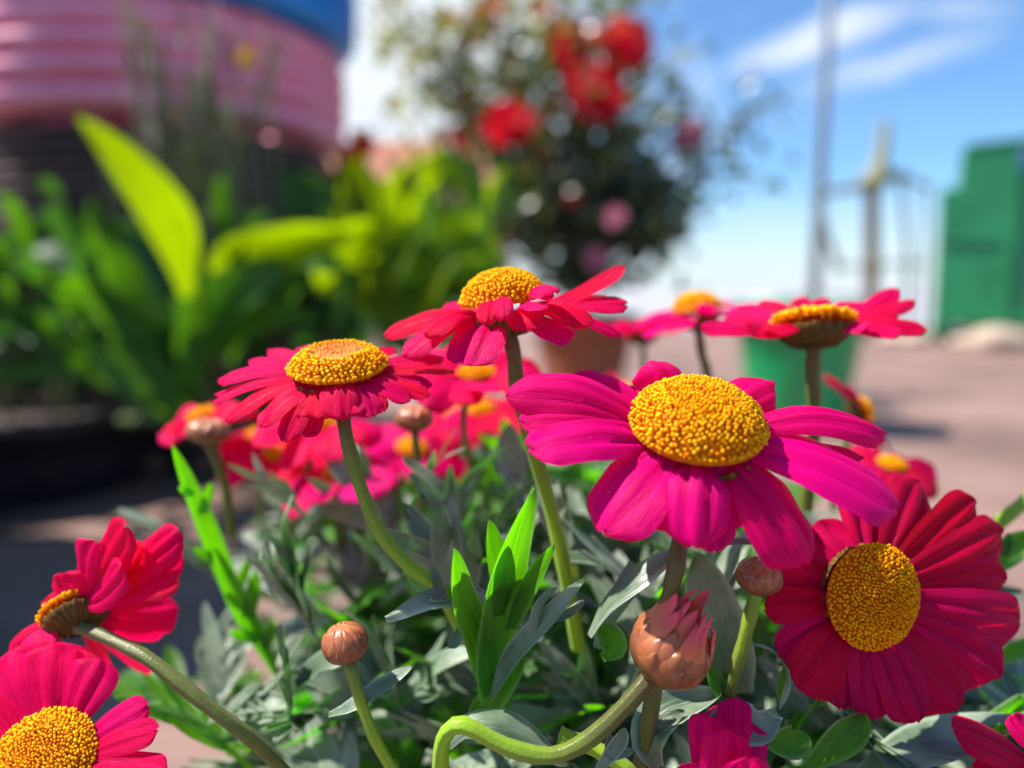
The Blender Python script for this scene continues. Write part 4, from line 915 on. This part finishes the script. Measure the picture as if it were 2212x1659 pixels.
# ================================================================ DAISIES
# main flower
flower('large magenta daisy with a tall domed golden middle, sharpest bloom right of centre', 1500, 945, .114, CN(.02, .86, .50), 146, [
    # left fan
    (1088, 848, 0, 92, .16, 10, -.24), (1118, 905, -2, 80, .10, 4, -.2), (1222, 812, 9, 74, .10, 8, -.24), (1262, 850, 7, 60, .10, 0, -.2),
    (1134, 960, -6, 118, .12, -6, -.14), (1292, 1150, -10, 138, .14, -8, -.16),
    # back
    (1396, 776, 8, 96, .30, 5, -.3), (1674, 828, 7, 96, .22, -4, -.3), (1300, 862, 8, 60, .08, 0), (1330, 838, 10, 60, .10, 0), (1560, 838, 13, 60, .04, 0),
    # right
    (1920, 938, 3, 84, .16, 4, -.26), (1748, 897, 9, 56, .05, 0), (1952, 1092, -5, 148, .13, 6, -.16), (1850, 1010, -1, 76, .02, 0), (1868, 985, 2, 44, .02, 6),
    # front
    (1752, 1222, -10, 138, .16, 8, -.2), (1500, 1188, -13, 112, .24, 0, -.22), (1546, 1196, -11, 84, .14, 6, -.18), (1400, 1140, -9, 84, .04, 0), (1670, 1110, -7, 84, .02, 0), (1600, 1140, -9, 80, .0, 0)],
    'magenta', [(1462, 1210, .111), (1440, 1320, .112), (1405, 1540, .118), (1370, 1720, .125)], hgt=.74, N=980, stem_r=17, tint=(.05, .35), seed=11, red=.4, face=.45, ws=1.22)
# left flower
def ring(cx, cy, dl):
    return dl
flower('crimson daisy with flat red centred golden middle on a bent green stem', 732, 806, .126, CN(-.02, .93, .36), 106, [
    (538, 775, 6, 44, .05, 0), (640, 752, 12, 50, .10, 0), (700, 740, 14, 40, .06, 0), (580, 752, 9, 40, .02, 0),
    (468, 822, 2, 46, .10, 4), (455, 868, 0, 50, .10, -4), (482, 908, -4, 56, .12, -6), (462, 850, 3, 40, .04, 0), (555, 922, -8, 60, .14, -4), (610, 955, -9, 54, .12, 4),
    (520, 880, -4, 44, .06, 0), (690, 905, -10, 60, .20, 0), (735, 908, -11, 62, .24, 0), (640, 900, -8, 50, .1, 0), (660, 945, -8, 46, .1, 0),
    (805, 900, -9, 52, .16, 0), (828, 890, -8, 40, .12, 0), (885, 868, -6, 46, .14, 4), (930, 855, -3, 40, .06, 0), (985, 800, 3, 60, .06, 8, -.1, 'shaded_crimson'), (960, 770, 7, 50, .06, 0), (850, 750, 12, 46, .08, 0),
    (935, 832, -1, 40, .04, 0), (770, 895, -10, 40, .1, 0)],
    'crimson', [(745, 930, .125), (768, 1020, .126), (815, 1140, .126), (880, 1220, .127), (945, 1268, .128), (1010, 1380, .135)], hgt=.42, N=600, flat=.5, stem_r=15, tint=(.2, 1.0), seed=5, face=.3, ws=1.2)
# top flower
flower('crimson daisy standing highest, domed yellow middle half hidden by a curled petal', 1090, 672, .13, CN(-.14, .96, .20), 94, [
    (826, 722, 2, 66, .12, 0, -.2), (868, 768, -6, 64, .12, 0, -.2), (912, 722, -9, 60, .20, 0, -.24), (960, 655, 12, 50, .06, 0), (1000, 645, 14, 46, .02, 0),
    (1008, 790, -10, 104, .10, 0, -.08), (1050, 698, -14, 40, .34, 0, -.3), (1088, 690, -14, 38, .36, 0, -.3), (1150, 712, -12, 66, .20, 0, -.1), (1200, 632, -12, 48, .26, 0, -.25), (1175, 668, -13, 44, .16, 0, -.15),
    (1350, 574, 6, 44, -.08, 0, .05), (1358, 655, 3, 74, .04, 6, -.05), (1280, 700, -9, 60, .18, 0, -.2), (1345, 722, -3, 44, .10, 6, -.2), (1238, 728, -6, 66, -.05, 0, -.1, 'pink'), (1310, 640, 9, 50, .04, 0), (1190, 645, 14, 50, .0, 0)],
    'crimson', [(1110, 770, .131), (1118, 850, .133), (1150, 960, .135), (1195, 1120, .138), (1225, 1260, .14), (1250, 1400, .145)], hgt=.86, N=620, stem_r=16, tint=(.05, 1.0), seed=7, face=.55, ws=1.15)
# lower right, facing
flower('deep crimson daisy in shade facing the viewer at the right edge below the magenta one', 1872, 1283, .124, CN(.24, .03, .96), 114, [
    (1990, 1038, 8, 118, .08, 0, -.1), (2112, 1082, 8, 104, .06, 0, -.1), (2172, 1150, 8, 112, .09, 0, -.1), (2178, 1258, 6, 124, .06, 0, -.1), (2210, 1350, 5, 112, .09, 0, -.1), (2160, 1470, 2, 118, .07, 0, -.1),
    (2070, 1535, -1, 118, .04, 0, -.1), (1985, 1562, -3, 104, .07, 0, -.1), (1895, 1556, -3, 92, .05, 0, -.1), (1735, 1500, -3, 122, .08, 0, -.12), (1690, 1430, -2, 96, .02, 0, -.1), (1650, 1315, -1, 74, .06, 0, -.1),
    (1700, 1205, 2, 96, .02, 0), (1762, 1125, 4, 100, .05, 0), (1870, 1050, 6, 108, .02, 0), (1655, 1255, 0, 74, .0, 0), (1820, 1535, -3, 80, -.02, 0)],
    'shaded_crimson', [(1960, 1400, .135), (1980, 1560, .145), (1950, 1750, .16)], hgt=.42, N=860, stem_r=16, seed=17, red=.5, tb=-.12, ws=1.15)
# right, from the side
flower('pink crimson daisy seen edge on above the green bucket, brown cup underneath', 1757, 706, .148, CN(.02, .985, -.16), 86, [
    (1512, 706, 0, 50, .02, 0), (1560, 690, 8, 50, .05, 0), (1590, 660, 12, 60, .06, 0), (1650, 645, 16, 64, .05, 0), (1610, 700, -8, 56, -.02, 0), (1700, 655, 12, 56, .03, 0), (1790, 645, 14, 60, .04, 0),
    (1860, 650, 12, 56, .04, 0), (1940, 620, 10, 40, -.03, 0), (1978, 648, 6, 34, .0, 0), (1940, 680, 4, 56, .04, 0), (2004, 708, 0, 46, .05, 0), (1950, 712, -6, 50, .02, 0), (1740, 640, 17, 56, .02, 0), (1880, 700, -8, 50, .0, 0), (1660, 712, -10, 44, .0, 0)],
    'crimson', [(1755, 800, .15), (1758, 900, .152), (1740, 1100, .156)], hgt=.25, N=200, stem_r=15, tint=(.1, .5), seed=23, cdepth=.5, face=1.0, ws=1.25)
# behind it
flower('blurred mauve pink daisy left of the edge on one, yellow middle showing above', 1506, 682, .20, CN(-.1, .97, .1), 52, auto_petals(1506, 682, .20, CN(-.1, .97, .1), 155, 48, 15, 4, (-.22, .14)), 'pink', [(1515, 760, .2), (1530, 860, .205), (1500, 1150, .22)], hgt=.8, N=140, stem_r=9, tint=(.1, .4), seed=31, lowres=True)
flower('small blurred magenta daisy with a brown cup just right of the terracotta pot', 1388, 725, .24, CN(.0, .98, -.1), 34, auto_petals(1388, 712, .24, CN(0, .98, -.1), 85, 34, 11, 6, (-.1, .2)), 'pink', [(1390, 790, .24), (1395, 1000, .25)], hgt=.4, N=80, stem_r=6, seed=33, lowres=True)
flower('small blurred red daisy with petals hanging down right of the main stem', 1350, 850, .25, CN(.2, .9, .4), 24, auto_petals(1350, 835, .25, CN(.2, .9, .4), 60, 26, 9, 9, (-.3, .3)), 'crimson', [(1360, 960, .25), (1370, 1100, .26)], hgt=.5, N=60, stem_r=5, seed=35, lowres=True)
# lower left, seen from behind
flower('bright crimson daisy at the left seen from behind, tilted up to the left', 165, 1325, .132, CN(-.52, .66, -.55), 70, [
    (268, 1135, -8, 80, .0, 0), (205, 1170, -5, 96, -.04, 0), (388, 1145, -4, 66, .0, 0), (392, 1190, 0, 70, -.03, 0), (388, 1250, 6, 50, .0, 0), (388, 1315, 12, 80, -.05, 0), (370, 1350, 14, 66, -.04, 0), (300, 1455, 16, 80, -.05, 0),
    (15, 1435, -2, 80, .0, 0), (130, 1240, -3, 80, .02, 0), (215, 1450, 10, 70, .0, 0), (260, 1225, -9, 66, -.06, 0), (60, 1400, -6, 60, .0, 0), (310, 1180, -4, 66, -.03, 0), (90, 1300, 0, 60, .05, 0)],
    'crimson', [(262, 1392, .127), (330, 1430, .124), (450, 1525, .122), (560, 1610, .124), (680, 1740, .13)], hgt=.22, N=260, stem_r=13, tint=(.3, .45), seed=41, cdepth=.5, face=2.6, ws=1.25)
# lower left corner
flower('crimson daisy cut by the bottom left corner, broad orange middle facing up', 100, 1645, .117, CN(.06, .66, .75), 108, [
    (20, 1400, 8, 130, .06, 0), (110, 1385, 9, 130, .06, 0), (215, 1420, 8, 100, .05, 0), (320, 1520, 3, 62, .05, 0), (342, 1572, 0, 56, .05, 0), (360, 1670, -3, 66, .06, 0), (-60, 1440, 7, 120, .06, 0), (-150, 1530, 4, 100, .05, 0), (-180, 1640, 0, 90, .05, 0), (-100, 1800, -6, 100, .06, 0), (40, 1880, -8, 100, .06, 0), (180, 1860, -8, 100, .06, 0), (300, 1780, -6, 90, .06, 0), (165, 1400, 9, 90, .0, 0)],
    'crimson', [(110, 1800, .125), (160, 1950, .135)], hgt=.35, N=760, stem_r=14, seed=43, red=.4)
# half open flower at the bottom
flower('half open pink daisy with upright petals at the bottom edge right of the opening bud', 1575, 1790, .113, CN(.0, .97, .25), 62, [
    (1590, 1505, 2, 62, .10, 0, -.1), (1530, 1545, -3, 78, .06, 6, -.12), (1620, 1560, 4, 90, .04, 0, -.1), (1480, 1650, -2, 62, -.06, 0), (1570, 1580, -7, 80, .02, 0, -.12), (1620, 1640, -9, 80, .0, 0), (1670, 1700, 0, 70, .0, 0), (1500, 1740, 8, 60, .0, 0), (1555, 1520, 6, 50, .05, 0)],
    'pink', [(1570, 1880, .118), (1540, 1980, .13)], hgt=.5, N=120, stem_r=14, seed=47, face=.9, ws=1.25)
flower('crimson daisy cut off by the bottom right corner with one petal reaching in', 2300, 1680, .118, CN(.1, .8, .6), 80, [
    (2058, 1572, -2, 84, .06, 0, -.1), (2120, 1690, -6, 80, .05, 0), (2190, 1540, 6, 60, .0, 0), (2280, 1530, 8, 80, .05, 0), (2420, 1560, 4, 80, .05, 0), (2480, 1680, 0, 80, .05, 0), (2420, 1800, -5, 80, .05, 0), (2260, 1840, -7, 80, .05, 0)],
    'crimson', [(2290, 1800, .125), (2250, 1900, .135)], hgt=.4, N=200, stem_r=14, seed=49)
# blurred ones between
def blurred(label, x, y, d, n, r, L, W, k, seed, mat, stem_pts, elev=(-.2, .12), hgt=.6, tint=(.2, .6)):
    flower(label, x, y, d, n, r, auto_petals(x, y, d, n, L*1.12, W*1.15, k, seed, elev), mat, stem_pts, hgt=hgt, N=150, stem_r=7, seed=seed+50, lowres=True, tint=tint, face=.7, tb=-.1)
blurred('blurred red daisy directly behind the long petal of the highest daisy', 1030, 815, .17, CN(0, .93, .3), 40, 140, 50, 14, 2, 'crimson', [(1000, 900, .175), (1020, 1020, .18), (1060, 1100, .19)])
blurred('blurred scarlet daisy under the left daisy with petals hanging either side of its stem', 690, 925, .19, CN(-.1, .95, .2), 42, 125, 46, 13, 3, 'crimson', [(650, 1060, .19), (620, 1250, .2)], (-.45, .05))
blurred('blurred red daisy half hidden by a pale bud at the far left of the bush', 440, 905, .20, CN(-.2, .9, .2), 34, 95, 46, 12, 5, 'crimson', [(480, 1010, .2), (500, 1120, .21)], (-.35, .05))
blurred('blurred magenta daisy with an orange middle low behind the bent green stem', 745, 1030, .185, CN(-.1, .95, .2), 44, 125, 50, 11, 7, 'pink', [(740, 1130, .19), (720, 1260, .2)], (-.3, .05))
blurred('blurred magenta daisy with orange middle right of the pale bud', 890, 975, .22, CN(.2, .9, .4), 34, 100, 42, 12, 8, 'pink', [(900, 1080, .22), (900, 1200, .23)], (-.3, .1))
blurred('small blurred scarlet daisy between the pale bud and the highest daisy stem', 985, 900, .24, CN(.1, .95, .3), 28, 85, 38, 11, 10, 'crimson', [(990, 1000, .24), (1000, 1150, .24)], (-.6, .0))
blurred('small blurred red daisy low down left of the bright forked leaf', 560, 945, .23, CN(.1, .9, .3), 26, 75, 36, 10, 12, 'crimson', [(560, 1050, .23), (570, 1180, .24)], (-.5, .0))
blurred('blurred scarlet daisy low between the pale bud and the flat tan bud', 600, 985, .205, CN(.1, .85, .4), 30, 110, 52, 12, 21, 'crimson', [(610, 1100, .21), (600, 1250, .22)], (-.35, .1))
blurred('blurred crimson daisy just left of the tall stem below the highest daisy', 1040, 890, .215, CN(-.1, .9, .35), 30, 105, 46, 12, 23, 'crimson', [(1050, 1000, .22), (1060, 1150, .23)], (-.5, .0))
blurred('dark crimson daisy peeping out above the shaded daisy at the right', 1925, 1010, .19, CN(.1, .9, .3), 30, 90, 46, 11, 14, 'shaded_crimson', [(1930, 1100, .19), (1940, 1300, .2)], (-.4, .0))
t = thing('daisy_flower', P(1868, 895, .2), 'blurred side on red daisy with yellow middle right of the edge on daisy stem', 'flower', FG)
n_ = CN(.9, .3, .1); disc(t, P(1862, 888, .2), n_, .0036, .002, N=80, seed=91); calyx(t, P(1855, 888, .2), n_, .0036, .003)
for (a, b, dz, w) in [(1782, 808, 4, 46), (1800, 815, -4, 40), (1830, 830, 2, 44), (1905, 975, 0, 40), (1890, 960, -6, 36), (1930, 985, 4, 30)]:
    mb = MB(); c0 = P(1860, 890, .2); tpn = P(a, b, .2+dz*.001); petal(mb, [c0, c0.lerp(tpn, .5)+n_*.001, tpn], w*.2/FPX, n_, seed=a); mb.build('petal', M['crimson'], t)
stem(t, [P(1852, 888, .2), P(1830, 950, .2), P(1800, 1100, .21)], .0009)

# ---------------------------------------------------------------- buds
def bud(label, x, y, d, n, rpx, stem_pts, stem_r, seed, squash=.86, opening=False, tint=(.3, .9)):
    px = d/FPX; r = rpx*px; c = P(x, y, d); n = n.normalized(); X, Y, Z = frame(n); rnd = random.Random(seed)
    t = thing('daisy_bud', c, label, 'flower bud', 'daisy buds on the bush')
    mb = MB(); g = []
    for i in range(13):
        ph = math.pi*i/12; g.append([c+(X*math.cos(a)+Y*math.sin(a))*(r*.95*math.sin(ph)+.00002)-Z*(r*.93*squash*math.cos(ph)) for a in [2*math.pi*k/24 for k in range(24)]])
    mb.grid(g, closed_v=True, col=.7); core = mb.build('bud_core', M['budscale'], t)
    mb = MB()
    for row, (lat0, lat1, cnt, w) in enumerate(((-1.35, .2, 8, .8), (-1.1, .75, 9, .8), (-.7, 1.25, 9, .75))):
        if opening: lat1 = lat1*.75
        off = 1.0+.035*(3-row)
        for k in range(cnt):
            a = 2*math.pi*(k+.37*row)/cnt+rnd.gauss(0, .06)
            rd = X*math.cos(a)+Y*math.sin(a)
            pts = [c+rd*(r*off*math.cos(l))+Z*(r*squash*off*math.sin(l)) for l in [lat0+(lat1-lat0)*q/4 for q in range(5)]]
            petal(mb, pts, r*w, (rd+Z*.2).normalized(), cup=-.16, groove=.0, nu=8, nv=6, tipw=.5, pw=1.8, base=.5, peak=.5, notch=.0, col=lambda u, v, rr=row: .0+.12*rr+.10*(1-abs(v))+.5*u*abs(v)**2+.3*u)
    mb.build('bud_scales', M['budscale'], t)
    if opening:
        for k in range(17):
            a = 2*math.pi*k/8.5+rnd.uniform(-.2, .2); rd = X*math.cos(a)+Y*math.sin(a); inner = k >= 9
            q = .9 if not inner else .62
            le = rnd.uniform(.85, 1.35) if not inner else rnd.uniform(1.05, 1.55)
            pts = [c+rd*(r*q*.98)-Z*(r*.1), c+rd*(r*q*1.05)+Z*(r*.45), c+rd*(r*q*rnd.uniform(.7, .95))+Z*(r*le*.85), c+rd*(r*q*rnd.uniform(.45, .98))+Z*(r*le*1.15)]
            m2 = MB(); petal(m2, pts, r*rnd.uniform(.36, .52), (rd+Z*.1).normalized(), cup=-.12, groove=.07, nu=12, nv=8, tipw=.6, pw=1.35, notch=.03, peak=.4, base=.7, twist=rnd.uniform(-.5, .5), col=lambda u, v: min(1, .1+u*.95))
            m2.build('petal', M['budpetal'], t)
    p0 = c-n*(r*squash*.92)
    stem(t, [p0]+[P(*q) for q in stem_pts], stem_r*px, tint=tint)
    return t
bud('round reddish brown bud on a thin green stem in the lower left of the bush', 745, 1387, .119, CN(-.15, .9, .3), 47, [(757, 1440, .119), (775, 1500, .119), (808, 1590, .12), (870, 1700, .122)], 12, 61, .88)
bud('shiny tan bud lit from above just left of the shaded crimson daisy', 1640, 1243, .119, CN(.1, .95, .25), 47, [(1622, 1320, .119), (1600, 1410, .12), (1570, 1500, .122), (1540, 1620, .125)], 14, 62, .82, tint=(.9, .5))
bud('big orange pink bud just opening at the end of a curved brown stem', 1450, 1396, .112, CN(.42, .78, .30), 84, [(1372, 1500, .112), (1280, 1590, .112), (1190, 1632, .112), (1090, 1612, .112), (1000, 1566, .112), (957, 1596, .113), (950, 1680, .115)], 17, 63, .92, opening=True, tint=(.1, .95))
bud('blurred pale bud behind and right of the bent green stem', 895, 903, .165, CN(0, 1, .1), 38, [(900, 980, .165), (910, 1080, .17), (930, 1220, .18)], 8, 64, .72, tint=(.2, .5))
bud('blurred flat tan bud in front of red petals, leftmost of the buds', 450, 930, .175, CN(.1, .97, .1), 44, [(470, 1000, .178), (488, 1060, .18), (500, 1160, .185)], 10, 65, .62, tint=(.3, .5))
bud('tiny blurred pale bud below the orange middle of the low magenta daisy', 855, 1038, .19, CN(.1, .95, .2), 22, [(860, 1080, .19), (870, 1180, .2)], 6, 66, .85)
# sunlit stem crossing at the bottom and one at the right edge, each a shoot of the bush
stem(bush, [P(1210, 1590, .118), P(1270, 1610, .118), P(1340, 1650, .117), P(1400, 1710, .117)], .0012, tint=(.9, .9), name='shoot')
stem(bush, [P(2300, 1010, .16), P(2212, 1085, .16), P(2150, 1140, .16), P(2080, 1240, .165)], .0013, tint=(.8, .9), name='shoot')
